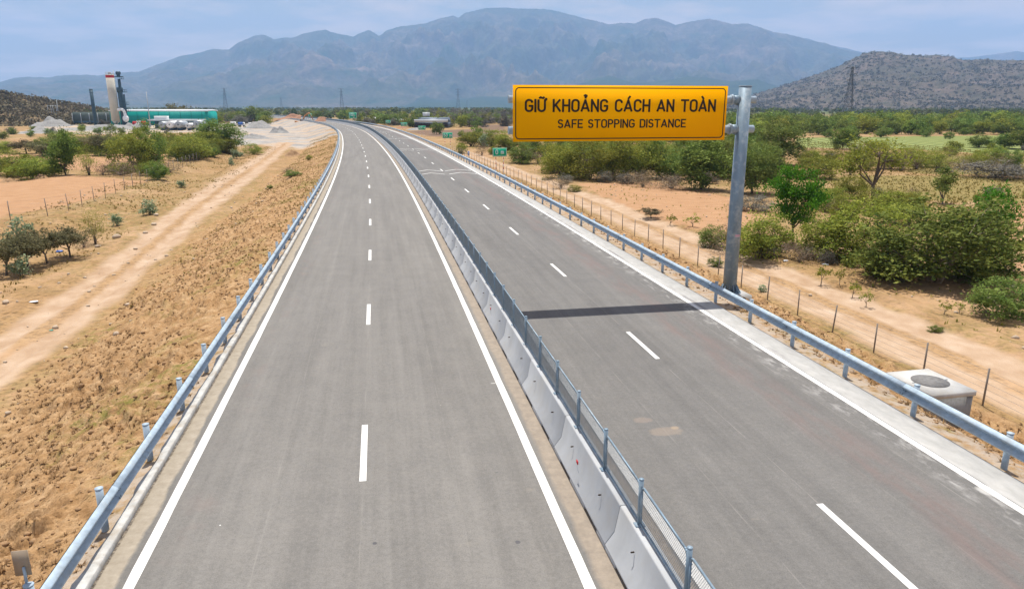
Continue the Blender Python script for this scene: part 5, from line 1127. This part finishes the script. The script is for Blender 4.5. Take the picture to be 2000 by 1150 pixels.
# far woodland of the plain: one mass
def woodland():
    rng = np.random.default_rng(5); V = []; Fc = []; T = []; n0 = 0
    for i in range(3400):
        az_ = rng.uniform(-0.68, 0.68); r_ = 620 * (4200 / 620) ** (rng.uniform(0, 1) ** 0.8); 
        if rng.random() > 0.25 + 0.9 * float(vn(np.array(az_ * 14.0), np.array(r_ / 300.0), 4)): continue
        H = rng.uniform(5, 10); X, Y = r_ * sin(az_), r_ * cos(az_)
        if r_ < 1080:
            a, b = sw1((X, Y))
            if abs(b - 5) < 22: continue
        m = 46; d = rng.normal(size=(m, 3)); d /= np.linalg.norm(d, axis=1)[:, None]; pts = d * rng.uniform(.5, 1, m)[:, None] * np.array([H * .7, H * .7, H * .45]) + np.array([X, Y, H * .5 - 2.8])
        v, f = leaves(pts, d + np.array([0, 0, .4]), H * 0.16, rng, 0.8); V.append(v); Fc.append(f + n0); n0 += len(v); t = np.clip(rng.uniform(.1, .9) + rng.normal(size=m) * .15, 0, 1); T.append(np.repeat(t, 4))
    o = nmesh('far_woodland', np.vstack(V), np.vstack(Fc), leafmat('far_leaves', (0.04, 0.07, 0.022), (0.13, 0.13, 0.06))); T = np.concatenate(T); fattr(o, 'tint', np.stack([T] * 3, 1))
    tag(o, 'hazy green woodland spread over the plain below the mountains', 'woodland', kind='stuff')
woodland()
# hill scrub texture: clumps on the brown hill and its skyline
def hill_scrub(hill, n, seed, hmin, hmax, xr, rr_, name, label, mat, m=16):
    ob = bpy.data.objects[hill]; kb = BVHTree.FromObject(ob, dg); rng = np.random.default_rng(seed); V = []; Fc = []; T = []; n0 = 0
    for i in range(n):
        px = rng.uniform(*xr); az_, _ = elev(px, 150); R0 = rng.uniform(*rr_); X, Y = R0 * sin(az_), R0 * cos(az_); hit = kb.ray_cast(Vector((X, Y, 3000)), Vector((0, 0, -1)))
        if hit[0] is None: continue
        if rng.random() > 0.15 + 1.1 * float(vn(np.array(X / 90.0), np.array(Y / 90.0), 8)): continue
        H = rng.uniform(hmin, hmax); d = rng.normal(size=(m, 3)); d /= np.linalg.norm(d, axis=1)[:, None]
        pts = d * np.array([H * .7, H * .7, H * .5]) + np.array([X, Y, hit[0].z + H * .3]); v, f = leaves(pts, d + np.array([0, 0, .4]), H * (0.32 if m < 20 else 0.17), rng, .8); V.append(v); Fc.append(f + n0); n0 += len(v); t = np.clip(rng.uniform(0, 1) + rng.normal(size=m) * .1, 0, 1); T.append(np.repeat(t, 4))
    o = nmesh(name, np.vstack(V), np.vstack(Fc), mat); T = np.concatenate(T); fattr(o, 'tint', np.stack([T] * 3, 1)); tag(o, label, 'scrub', kind='stuff')
hill_scrub('scrub_knoll', 2600, 4, 2.0, 4.6, (-250, 240), (470, 760), 'knoll_scrub', 'dusty grey-green scrub covering the low knoll at the left picture edge', leafmat('knoll_scrub_leaves', (0.07, 0.065, 0.035), (0.20, 0.165, 0.10), .1), 44)
hill_scrub('scrub_hill', 8000, 3, 3.0, 7, (1340, 2150), (1900, 3400), 'hill_scrub', 'dry grey-brown scrub covering the hill on the right', leafmat('hill_scrub_leaves', (0.07, 0.072, 0.055), (0.145, 0.125, 0.10), .1))

# ------------------------------------------------------------------ grass tufts, clods and stones
def tufts(name, label, n, sampler, hmin, hmax, mat, blades=9, seed=1, spread=0.5):
    rng = np.random.default_rng(seed); X, Y = sampler(rng, n); Z = gz(X, Y); n = len(X); H = rng.uniform(hmin, hmax, n)
    m = blades; a = rng.uniform(0, 2 * pi, (n, m)); ln = rng.uniform(0.3, 1, (n, m)) * H[:, None]; tl = rng.uniform(0.25, 1.0, (n, m)) * spread
    bx = X[:, None] + np.cos(a) * H[:, None] * 0.35 * rng.uniform(0, 1, (n, m)); by = Y[:, None] + np.sin(a) * H[:, None] * 0.35 * rng.uniform(0, 1, (n, m)); bz = np.repeat(Z[:, None], m, 1) - 0.01
    dx = np.cos(a) * tl * ln; dy = np.sin(a) * tl * ln; wd = ln * 0.13 + 0.006; px = -np.sin(a) * wd; py = np.cos(a) * wd
    V = np.stack([np.stack([bx - px, by - py, bz], -1), np.stack([bx + px, by + py, bz], -1), np.stack([bx + dx, by + dy, bz + ln], -1)], 2).reshape(-1, 3)
    i = np.arange(n * m) * 3; o = nmesh(name, V, np.stack([i, i + 1, i + 2], 1), mat); t = np.repeat(np.clip(np.repeat(rng.uniform(.0, 1, n), m) + rng.normal(size=n * m) * .15, 0, 1), 3); fattr(o, 'tint', np.stack([t] * 3, 1))
    return tag(o, label, 'grass', kind='stuff')
def sw_sampler(s0, s1, w0, w1, thr=0.0, sd=0, pw=1.6):
    def f(rng, n):
        s = s0 + (s1 - s0) * rng.uniform(0, 1, n) ** pw; w_ = rng.uniform(w0, w1, n); q = Q(s, w_); X, Y = q[0], q[1]
        if thr: k = fbm(X / 3, Y / 3, 3, sd) + rng.normal(size=n) * .05 > thr; X, Y = X[k], Y[k]
        return X, Y
    return f
tufts('dry_grass', 'matted brown grass tufts between the clods of the left slope', 12000, sw_sampler(6, 170, -13.8, WL - .45, 0.42, 3), 0.05, 0.12, L['mat'], 18, 1, 1.5)
tufts('green_grass', 'olive grass patches on the upper left slope', 9000, sw_sampler(38, 240, -13.5, WL - .4, 0.50, 9, 0.8), 0.06, 0.2, L['weed'], 9, 2, .8)
tufts('dry_grass', 'brown dry grass tufts on the narrow right slope behind the guardrail', 5200, sw_sampler(5, 170, 15.1, 20.6, 0.36, 5), 0.05, 0.13, L['mat'], 18, 3, 1.5)
def ring(w0, w1, s0, s1, thr, sd): return sw_sampler(s0, s1, w0, w1, thr, sd, 1.4)
tufts('field_grass', 'thin dry grass over the field beyond the right track', 9000, ring(27, 75, 10, 190, 0.50, 8), 0.06, 0.3, L['weed'], 7, 4, .8)
tufts('field_grass', 'thin dry grass and weeds along the left track and bank', 9000, ring(-34, -21, 20, 210, 0.50, 18), 0.06, 0.28, L['weed'], 7, 5, .8)
tufts('tall_dry_grass', 'tall yellowish grass filling the dry field on the right', 26000, ring(60, 150, 55, 200, 0.30, 28), 0.12, 0.36, L['weed'], 8, 6, .6)
def blob_mesh(seed, n=9, amp=0.35, flat=0.65):
    rng = np.random.default_rng(seed); b = MB(); b.ball((0, 0, 0), 1.0, n); V = b.V[0]; k = 1 + amp * (fbm(V[:, 0] * 1.3 + 5 * seed, V[:, 1] * 1.3 + V[:, 2], 3, seed) - .5) * 2; V *= k[:, None]; V[:, 2] *= flat; return V, b.F
def clods(name, label, n, sampler, r0, r1, mat, seed):
    rng = np.random.default_rng(seed); X, Y = sampler(rng, n); Z = gz(X, Y); Vs = []; Fs = []; n0 = 0; pr_ = [blob_mesh(i, 6, .5) for i in range(5)]
    for x, y, z in zip(X, Y, Z):
        V, F_ = pr_[rng.integers(5)]; r_ = r0 + (r1 - r0) * rng.random() ** 3; a = rng.uniform(0, 6.28); c, s_ = cos(a), sin(a); v = V * r_ * rng.uniform(.7, 1.3, 3); v = v @ np.array([[c, s_, 0], [-s_, c, 0], [0, 0, 1]]) + (x, y, z + r_ * .2); Vs.append(v); Fs.append(np.array(F_) + n0); n0 += len(v)
    return tag(nmesh(name, np.vstack(Vs), np.vstack(Fs), mat), label, 'soil clods', kind='stuff')
clods('soil_clods', 'brown soil clods lying all over the left embankment', 3800, sw_sampler(7, 90, -14, WL - .5, 0.0, 0, 1.8), 0.015, 0.085, M['clodm'], 1)
clods('soil_clods', 'brown soil clods on the right embankment and track edge', 2600, sw_sampler(5, 80, 15.0, 21.2, 0.0, 0, 1.6), 0.015, 0.085, M['clodm'], 2)
clods('loose_stones', 'loose stones scattered beside the left track', 1100, sw_sampler(20, 120, -34, -11, 0.50, 4, 1.0), 0.03, 0.16, M['rock'], 3)
clods('loose_stones', 'loose stones scattered beside the right track', 800, sw_sampler(12, 110, 26.8, 45, 0.5, 6, 1.0), 0.03, 0.14, M['rock'], 4)
rk = [nmesh('rock', *blob_mesh(20 + i, 10, .45, .6), M['rock'], link=False, smooth=False) for i in range(4)]
for i, (px, py, wp, lb) in enumerate(((12, 594, 14, 'brown boulder at the left picture edge above the track'), (301, 440, 11, 'pale stone beside the left track, right of the dusky trees'), (284, 456, 9, 'flat pale stone below another, at the left track edge'), (265, 485, 10, 'flat brown stone at the edge of the left track'), (228, 466, 16, 'lumpy rock with dry grass right of the broom shrub'), (190, 482, 10, 'pale stone at the foot of the broom shrub'), (130, 685, 9, 'dark stone low in the left foreground'), (251, 604, 11, 'brown stone right of the left track'), (289, 574, 5, 'small pale stone right of the left track'), (305, 422, 10, 'brown rock by the milkweed plant'), (1500, 640, 6, 'tiny stone on the right slope'), (1583, 578, 8, 'pale stone at the far side of the right track'), (1424, 480, 8, 'pale round rock behind the sign pole, at the track edge'))):
    q = P(px, py, ZL if px < 900 else ZR); r_ = wp / 2 * depth(q[0], q[1], -2.5) / F; o = bpy.data.objects.new('rock', rk[i % 4].data); col.objects.link(o); o.location = (q[0], q[1], gz1(q) + r_ * .35); o.scale = (r_,) * 3; o.rotation_euler = (0, 0, i * 1.3); tag(o, lb, 'rock', 'rocks beside the tracks')
# litter
for px, py, wp, kd, lb in ((67, 595, 14, 'white_plastic', 'flattened white plastic sheet left of the track'), (116, 492, 10, 'blue_plastic', 'crumpled blue and white plastic bag under the dusky tree'), (100, 645, 6, 'teal', 'small teal scrap on the left track'), (1533, 515, 9, 'white_plastic', 'white plastic bag caught in the dead brush'), (1612, 518, 10, 'white_plastic', 'white plastic bag right of the single green tree')):
    q = P(px, py, ZL if px < 900 else ZR); r_ = wp / 2 * depth(q[0], q[1], -2.5) / F; V, F_ = blob_mesh(50 + px, 10, .9, .35 if px > 200 or py < 550 else .1); o = nmesh('plastic_bag' if kd != 'teal' else 'plastic_scrap', V * r_, F_, M[kd]); o.location = (q[0], q[1], gz1(q) + r_ * .2); tag(o, lb, 'litter')

# ------------------------------------------------------------------ the asphalt plant and its yard
def at(px, py, z=ZL): q = P(px, py, z); return q[0], q[1], depth(q[0], q[1], z) / F        # x, y, metres per pixel
def heap(name, label, px, py, wp, hp, mat, seed, group=None, cat='heap', dp=1.0):
    x, y, m = at(px, py); n = 28; g = np.linspace(-1, 1, n); A, B = np.meshgrid(g, g); r_ = np.sqrt(A * A + B * B); h = sstep(0, 1, np.clip(1.05 - r_, 0, 1)) ** 0.8 * (0.1 + 1.6 * fbm(A * 2.6 + seed, B * 2.6, 4, seed)); h = h - 0.12 * (r_ > .97); i = (np.arange(n - 1)[:, None] * n + np.arange(n - 1)[None]).ravel()
    o = nmesh(name, np.stack([A.ravel() * wp * m / 2, B.ravel() * wp * m / 2 * dp, h.ravel() * hp * m], 1), np.stack([i, i + 1, i + n + 1, i + n], 1), mat, smooth=True); o.location = (x, y, gz1((x, y)) - 0.05); return tag(o, label, cat, group)
heap('gravel_heap', 'tall pale gravel heap left of the drab screen', 100, 247, 74, 15, M['gravel_pile'], 1)
heap('gravel_heap', 'wide low pale gravel heap under the drab screen', 205, 253, 190, 9, M['gravel_pile'], 2, dp=.5)
heap('gravel_heap', 'low gravel heap at the left end of the yard', 75, 260, 70, 10, M['gravel_pile'], 3)
heap('gravel_heap', 'pale gravel heap between the silo and the white tanks', 265, 252, 60, 14, M['gravel_pile'], 4)
heap('gravel_heap', 'grey gravel heap in the middle of the yard, below the round tree', 505, 250, 60, 13, M['gravel_pile'], 5)
heap('gravel_heap', 'dark grey gravel heap at the right end of the yard', 545, 260, 42, 13, M['roof_dark'] if False else M['gravel_pile'], 6)
heap('gravel_heap', 'low grey heap in front of the yard, left of the track', 498, 272, 60, 9, M['gravel_pile'], 7)
heap('soil_heap', 'red soil bank behind the excavator', 575, 240, 70, 8, M['soil_pile'], 8, dp=.6)
heap('soil_heap', 'brown soil bank right of the excavator, against the road', 632, 247, 44, 9, M['soil_pile'], 9, dp=.8)
heap('soil_heap', 'heap of brown clods at the top of the sandy track', 572, 306, 40, 10, M['clodm'], 10)
heap('brush_heap', 'heap of grey rubble at the left, in front of the low bush', 20, 357, 36, 9, M['clodm'], 12)
heap('brush_heap', 'heap of dry branches and soil right of the grey rubble', 82, 354, 30, 8, M['clodm'], 13)
# silo
x, y, m = at(228, 247); e = empty('silo', (x, y, ZL)); tag(e, 'tall cream silo with a red band below its top, left of the dark tower', 'silo')
p = MB(); p.tube((0, 0, 3), (0, 0, 97 * m), 7.6 * m, n=28); p.tube((0, 0, 1.2), (0, 0, 3), 2 * m, 7.6 * m, 28); sb = p.build('shell', [M['cream']], e, smooth=False)
p = MB(); p.tube((0, 0, 90.5 * m), (0, 0, 95.5 * m), 7.75 * m, n=28); p.build('red_band', [M['red_paint']], e)
p = MB()
for a in range(4): p.tube((cos(a * pi / 2 + .7) * 6 * m, sin(a * pi / 2 + .7) * 6 * m, -.2), (cos(a * pi / 2 + .7) * 6 * m, sin(a * pi / 2 + .7) * 6 * m, 4), 0.2, n=6)
p.build('leg', [M['bluegrey']], e)
p = MB(); zt = 97 * m
for a in range(10): c, s_ = cos(a * pi / 5) * 7.3 * m, sin(a * pi / 5) * 7.3 * m; p.tube((c, s_, zt), (c, s_, zt + 1.1), 0.05, n=4)
for a in range(10):
    for hh in (0.55, 1.1): p.tube((cos(a * pi / 5) * 7.3 * m, sin(a * pi / 5) * 7.3 * m, zt + hh), (cos((a + 1) * pi / 5) * 7.3 * m, sin((a + 1) * pi / 5) * 7.3 * m, zt + hh), 0.04, n=4)
p.box((0, 0, zt + .6), (4 * m, 4 * m, 1.2)); p.tube((8 * m, 0, 0), (8 * m, 0, zt + 2.2), .12, n=5); p.build('railing', [M['signback']], e)
# tower
x, y, m = at(250, 247); e = empty('mixing_tower', (x, y - 3, ZL)); tag(e, 'dark blue-grey asphalt mixing tower with platforms, right beside the cream silo', 'tower')
p = MB(); p.tube((0, 0, 0), (0, 0, 88 * m), 5.2 * m, 2.4 * m, 10); p.box((-3 * m, 0, 42 * m), (4 * m, 4 * m, 60 * m)); p.box((4.2 * m, 0, 30 * m), (4 * m, 5 * m, 60 * m)); p.box((-1 * m, 0, 68 * m), (9 * m, 7 * m, 9 * m)); p.build('shaft', [M['bluegrey']], e)
p = MB(); p.box((0, 0, 92 * m), (13 * m, 8 * m, .5)); p.box((0, 0, 95 * m), (4.5 * m, 5 * m, 6 * m)); p.tube((-3.5 * m, 0, 99 * m), (3.5 * m, 0, 99 * m), .9, n=8); p.build('head', [M['bluegrey']], e)
for zz, xx in ((88, 5), (64, 8), (41, 9), (28, 10)):
    p = MB(); p.box((xx * m, 0, zz * m), (5 * m, 7 * m, .25))
    for sx in (-1, 1):
        for sy in (-1, 1): p.tube((xx * m + sx * 2.4 * m, sy * 3.3 * m, zz * m), (xx * m + sx * 2.4 * m, sy * 3.3 * m, zz * m + 1.3), .07, n=4)
        p.tube((xx * m + sx * 2.4 * m, -3.3 * m, zz * m + 1.3), (xx * m + sx * 2.4 * m, 3.3 * m, zz * m + 1.3), .07, n=4)
    for sy in (-1, 1): p.tube((xx * m - 2.4 * m, sy * 3.3 * m, zz * m + 1.3), (xx * m + 2.4 * m, sy * 3.3 * m, zz * m + 1.3), .07, n=4)
    p.build('platform', [M['bluegrey']], e)
p = MB(); p.path([(-4 * m, -3, 31 * m), (2 * m, -3.5, 32.5 * m), (7 * m, -3.5, 31 * m), (9 * m, -3.5, 26 * m), (9.5 * m, -3.5, 18 * m)], 2.6 * m, 14); p.ball((9.5 * m, -3.5, 15 * m), 5.5 * m, 14, sq=(1, 1, 1.2)); p.build('duct', [M['white_paint']], e)
# chimney
x, y, m = at(172, 247); e = empty('chimney', (x, y + 8, ZL)); tag(e, 'thin dark chimney standing behind the drab screen, left of the silo', 'chimney')
p = MB(); p.tube((0, 0, 0), (0, 0, 70 * m), 3.2 * m, n=14); p.build('stack', [M['bluegrey']], e); p = MB(); p.tube((0, 0, 63 * m), (0, 0, 64 * m), 3.6 * m, n=14); p.tube((0, 0, 70 * m), (0, 0, 70.6 * m), 3.4 * m, n=14); p.build('collar', [M['bluegrey']], e)
# drab screen (aggregate bins)
x, y, m = at(190, 244); e = empty('aggregate_bins', (x, y, ZL)); tag(e, 'long drab grey-green clad row of aggregate bins below the chimney', 'storage bins')
Lb = 82 * m; p = MB(); p.box((0, 0, 15 * m), (Lb, 5, 18 * m)); p.build('cladding', [M['ply']], e)
p = MB(); p.box((0, -2.6, 5 * m), (Lb * 1.0, .3, 4 * m)); p.build('chute_row', [M['bluegrey']], e)
for i in range(6):
    p = MB(); p.box((-Lb / 2 + i * Lb / 5, -2.75, 9.5 * m), (.3, .3, 25 * m)); p.build('frame_post', [M['signback']], e)
# teal building
x, y, m = at(311, 246); e = empty('warehouse', (x, y + 8, ZL)); tag(e, 'long teal warehouse with a pale roof behind the white tanks', 'building')
LW = 190 * m; HW = 27 * m; p = MB(); p.box((0, 0, HW / 2), (LW, 14, HW)); p.build('wall', [M['teal']], e)
p = MB(); n_ = [(-7.4, HW + .05), (0, HW + .55), (7.4, HW + .05), (7.4, HW + .65), (0, HW + 1.15), (-7.4, HW + .65)]
p.prism(n_, -LW / 2 - .5, LW / 2 + .5, lambda u, v, t: (t, u, v)); p.build('roof', [M['roof_sheet']], e)
p = MB(); p.prism([(-7.0, HW), (0, HW + .5), (7.0, HW)], -LW / 2, LW / 2, lambda u, v, t: (t, u, v)); p.build('gable', [M['teal']], e)
for i in range(9):
    p = MB(); p.box((-LW / 2 + (i + .5) * LW / 9, -7.06, HW * .5), (.18, .1, HW * .96)); p.build('wall_rib', [simple('teal_rib', (0.0, 0.18, 0.16), .6)] if i == 0 else [bpy.data.materials['teal_rib']], e)
x, y, m = at(337, 252); e = empty('open_shed', (x, y + 6, ZL)); tag(e, 'open sided shed with a thin white roof in front of the teal warehouse', 'shed')
p = MB(); p.box((0, 0, 17 * m), (104 * m, 7, .35)); p.box((0, -3.4, 16 * m), (104 * m, .15, 2.4 * m)); p.build('roof', [M['roof_sheet']], e)
for i in range(6): p = MB(); p.box((-50 * m + i * 20 * m, -3, 8 * m), (.25, .25, 16 * m)); p.build('post', [M['signback']], e)
p = MB(); p.box((0, 2.8, 7 * m), (100 * m, .3, 14 * m)); p.build('back_wall', [M['bluegrey']], e)
p = MB(); p.box((-30 * m, 0, 21 * m), (24 * m, 3, 6 * m)); p.build('roof_tank', [M['white_paint']], e)
# tanks seen end on
x0_ = None
for i, (px, rp_) in enumerate(((317, 6.2), (333, 6.8), (350, 6.8), (368, 4.8), (386, 7.5))):
    x, y, m = at(px, 255); e = empty('storage_tank', (x, y, ZL)); tag(e, ['white tank lying end on, leftmost of five in front of the shed', 'white tank end on, second from the left of five', 'white tank end on, in the middle of five', 'smallest white tank, fourth from the left of five', 'biggest white tank, rightmost of five before the shed'][i], 'tank', 'storage tanks in front of the teal warehouse')
    rr2 = rp_ * m; p = MB(); p.tube((0, -.2, rr2 + 1.0), (0, 7, rr2 + 1.0), rr2, n=24); p.ball((0, -.2, rr2 + 1.0), rr2, 16, sq=(.99, .22, .99)); p.build('tank_body', [M['white_paint'] if i % 2 else M['signback']], e)
    for yy in (1, 5): p = MB(); p.box((0, yy, .6), (rr2 * 1.3, .4, 1.5)); p.build('cradle', [M['bluegrey']], e)
    p = MB()
    for a in range(12): p.tube((0, -.2 - .22 * rr2 - .03, rr2 + 1), (cos(a * pi / 6) * rr2 * .96, -.35, rr2 + 1 + sin(a * pi / 6) * rr2 * .96), .04, n=4)
    p.build('end_ribs', [M['bluegrey']], e)
# burner / red machine and masts
x, y, m = at(272, 252); e = empty('burner_unit', (x, y, ZL)); tag(e, 'red and dark burner machine at the foot of the mixing tower', 'machine')
p = MB(); p.box((0, 0, 1.2), (5.5, 2.2, 1.6)); p.build('chassis', [M['track']], e); p = MB(); p.tube((-2.6, 0, 2.6), (2.6, 0, 2.2), 1.1, n=14); p.box((2.4, 0, 2.8), (1.4, 2, 1.8)); p.build('drum', [M['red_paint']], e)
for px, yb, yt, lb in ((294, 248, 182, 'thin tall steel mast in front of the teal warehouse'), (117, 240, 198, 'thin grey mast on the gravel heap left of the chimney')):
    x, y, m = at(px, yb); p = MB(); p.tube((0, 0, 0), (0, 0, (yb - yt) * m), .32, .14, 8); p.tube((0, 0, 0), (0, 0, 1), .5, n=8); p.box((0, 0, (yb - yt) * m * .97), (.9, .1, .1)); o = p.build('mast', [M['signback']]); o.location = (x, y, ZL); tag(o, lb, 'mast')
x, y, m = at(106, 241); e = empty('hopper_frame', (x, y, ZL)); tag(e, 'small open steel frame with a hopper above the gravel heap', 'hopper')
p = MB()
for sx in (-1, 1):
    for sy in (-1, 1): p.tube((sx * 1.8, sy * 1.8, 0), (sx * 1.8, sy * 1.8, 34 * m), .12, n=5)
for zz in (12, 20, 33):
    for sx in (-1, 1): p.tube((sx * 1.8, -1.8, zz * m), (sx * 1.8, 1.8, zz * m), .1, n=4); p.tube((-1.8, sx * 1.8, zz * m), (1.8, sx * 1.8, zz * m), .1, n=4)
p.build('frame', [M['signback']], e); p = MB(); p.box((0, 0, 17 * m), (3, 3, 5 * m), taper=1.2); p.build('hopper', [M['bluegrey']], e)
# parked white trucks / tanks in the yard
for i, (px, py, wp, lb) in enumerate(((456, 247, 9, 'white truck parked at the left of the yard, below the round tree'), (472, 248, 12, 'white truck in the middle of three in the yard'), (492, 249, 12, 'white truck at the right of three, next to the grey heap'))):
    x, y, m = at(px, py); e = empty('truck', (x, y, ZL), 0.2 * i); tag(e, lb, 'truck', 'white trucks in the gravel yard'); k = wp * m
    p = MB(); p.box((k * .38, 0, 1.5), (k * .22, 2.2, 1.9), taper=.93); cab = p.build('cab', [M['white_paint']], e)
    p = MB(); p.box((k * .38, -1.12, 1.85), (k * .13, .05, .6)); p.build('window', [M['glass']], cab)
    p = MB(); p.box((-k * .12, 0, 1.75), (k * .7, 2.4, 1.5)); p.build('cargo_bed', [M['white_paint'] if i != 1 else M['blue_plastic']], e)
    for wx in (-.35, -.2, .36):
        for sy in (-1, 1): p = MB(); p.tube((k * wx, sy * .8, .45), (k * wx, sy * 1.15, .45), .45, n=12); p.build('wheel', [M['track']], e)
# excavator
x, y, m = at(585, 245); e = empty('excavator', (x, y, ZL), 0.15); tag(e, 'orange excavator with a raised boom working beside the road bend', 'excavator')
for sy in (-1, 1): p = MB(); p.prism([(-2, .1), (-2.3, .5), (-2, .9), (2, .9), (2.3, .5), (2, .1)], sy * 1.3 - .3, sy * 1.3 + .3, lambda u, v, t: (u, t, v)); p.build('crawler', [M['track']], e)
p = MB(); p.box((-.4, 0, 1.7), (4.2, 2.6, 1.3)); p.box((-1.9, 0, 1.8), (1.0, 2.7, 1.5)); body = p.build('body', [M['orange']], e)
p = MB(); p.box((1.0, .7, 2.7), (1.4, 1.1, 1.5)); p.build('cab', [M['orange']], e); p = MB(); p.box((1.05, .12, 2.85), (1.1, .06, .9)); p.build('window', [M['glass']], e)
p = MB(); pts = [(1.4, 2.0), (3.6, 5.6), (6.2, 7.2)]
for a, b_ in zip(pts, pts[1:]): p.tube((a[0], -.2, a[1]), (b_[0], -.2, b_[1]), .42, .34, 6)
p.build('boom', [M['orange']], e); p = MB(); p.tube((6.0, -.2, 7.3), (8.4, -.2, 2.6), .32, .22, 6); arm_ = p.build('dipper_arm', [M['orange']], e)
p = MB(); p.prism([(0, 0), (-1.2, -.2), (-1.3, -1.0), (-.4, -1.4), (.3, -.6)], -.8, .4, lambda u, v, t: (8.5 + u, t, 2.7 + v)); p.build('bucket', [M['track']], e)
# tanker and low sheds by the far right bend
x, y, m = at(723, 242, -2.3); e = empty('tanker_trailer', (x, y, -2.6), 0.05); tag(e, 'long white tanker trailer parked behind the bend, left of the 200 m sign', 'trailer')
p = MB(); p.tube((-11 * m, 0, 3.0), (11 * m, 0, 3.0), 1.25, n=16); p.build('tank_body', [M['white_paint']], e); p = MB(); p.box((0, 0, 1.5), (21 * m, 1.6, .4)); p.build('chassis', [M['track']], e)
for wx in (-9, -7.6, 7, 8.4): p = MB(); p.tube((wx * m, -1.1, .55), (wx * m, 1.1, .55), .55, n=12); p.build('wheel', [M['track']], e)
x, y, m = at(842, 250, -2.3); e = empty('low_shed', (x, y + 10, -2.6), -0.06); tag(e, 'long low shed with a white roof edge behind the green 100 m sign', 'shed')
Ls = 66 * m; p = MB(); p.box((0, 0, 1.5), (Ls, 12, 3.0)); p.build('wall', [M['roof_dark']], e); p = MB(); p.box((0, -6.3, 3.7), (Ls * 1.02, .3, 1.3)); p.build('fascia', [M['roof_sheet']], e)
p = MB(); p.prism([(-6.2, 3.2), (0, 5.3), (6.5, 3.2)], -Ls / 2, Ls / 2, lambda u, v, t: (t, u, v)); p.build('roof', [M['roof_dark']], e)
p = MB(); p.box((-12 * m, -2, 6.8), (14 * m, .5, 2.0)); p.build('roof_board', [M['roof_sheet']], e)
for i in range(7): p = MB(); p.box((-Ls / 2 + (i + .5) * Ls / 7, -6.05, 1.6), (2.4, .12, 1.8)); p.build('opening', [M['track']], e)
x, y, m = at(775, 245, -2.3); e = empty('low_shed', (x, y + 14, -2.6), -0.03); tag(e, 'smaller pale roofed shed between the 200 m and the 150 m signs', 'shed')
p = MB(); p.box((0, 0, 1.4), (26 * m, 8, 2.8)); p.build('wall', [M['roof_dark']], e); p = MB(); p.box((0, -1, 3.2), (28 * m, 11, .5)); p.build('roof', [M['roof_sheet']], e)
x, y, m = at(830, 262, -2.3); 
heap('gravel_heap', 'pale rubble heap behind the 100 m sign', 812, 256, 40, 5, M['gravel_pile'], 21)
heap('soil_heap', 'orange soil heap beside the far right bend', 785, 252, 26, 4, M['soil_pile'], 22)

# ------------------------------------------------------------------ pylons
def pylon(px, ybase, ytop, D, label, wires=False):
    az_, _ = elev(px, ybase); _, et = elev(px, ytop); X, Y = D * sin(az_), D * cos(az_); H = D * et + CH + 2.6; b = MB(); t = (0.19 if D < 1000 else 0.13) * H / 45; hw = lambda z: (H * 0.085) * (1 - z / H) ** 1.15 + H * 0.012
    lv = [H * f for f in (0, .16, .3, .42, .53, .63, .72, .80, .87, .94, 1.0)]
    for z0, z1 in zip(lv, lv[1:]):
        a, c = hw(z0), hw(z1)
        for sx, sy in ((1, 1), (1, -1), (-1, -1), (-1, 1)):
            b.tube((sx * a, sy * a, z0), (sx * c, sy * c, z1), t * 1.3, n=4); nx_, ny = (-sy, sx); 
            ax = (sx * a, sy * a); bx = {(1, 1): (-1, 1), (-1, 1): (-1, -1), (-1, -1): (1, -1), (1, -1): (1, 1)}[(sx, sy)]
            b.tube((ax[0], ax[1], z0), (bx[0] * c, bx[1] * c, z1), t * .8, n=3, caps=False); b.tube((bx[0] * a, bx[1] * a, z0), (sx * c, sy * c, z1), t * .8, n=3, caps=False); b.tube((sx * c, sy * c, z1), (bx[0] * c, bx[1] * c, z1), t * .8, n=3, caps=False)
    e = empty('power_pylon', (X, Y, -2.7), -az_ * .5); tag(e, label, 'pylon', 'power pylons on the plain'); b.build('lattice_tower', [M['pylon']], e)
    for f, wd in ((.985, .20), (.86, .15), (.74, .12)):
        c = MB(); z = H * f
        for sx in (-1, 1):
            for dz in (0, H * .03): c.tube((0, 0, z - dz), (sx * H * wd * .62, 0, z), t, n=4)
            c.tube((sx * H * wd * .6, 0, z), (sx * H * wd * .6, 0, z - H * .035), t * 1.1, n=4)
        c.build('cross_arm', [M['pylon']], e)
pylon(1655, 222, 130, 820, 'tall lattice pylon in front of the brown hill on the right')
pylon(1752, 222, 185, 1700, 'fainter small pylon right of the tall one, against the brown hill')
pylon(441, 210, 172, 1900, 'faint pylon above the right end of the teal warehouse')
pylon(668, 210, 173, 2100, 'faint pylon above the bend of the road')
pylon(895, 210, 174, 2000, 'faint pylon left of the big yellow sign')
pylon(550, 210, 190, 3300, 'tiny faint pylon between the gravel yard and the mountains')
pylon(912, 212, 196, 3300, 'tiny faint pylon right next to a larger one, left of the yellow sign')

# ------------------------------------------------------------------ haze
hz = MB(); hz.box((0, 0, 873), (32400, 32400, 1758)); k = NT('haze'); k.t.nodes.remove(k.b); v = k.n('ShaderNodeVolumePrincipled'); v.inputs['Color'].default_value = (0.32, 0.52, 0.87, 1); v.inputs['Density'].default_value = 9.5e-5; v.inputs['Anisotropy'].default_value = 0.0
k.l(v.outputs[0], k.o.inputs['Volume']); tag(hz.build('haze', [k.m]), 'pale blue haze over the plain and the mountains', 'haze', kind='stuff')
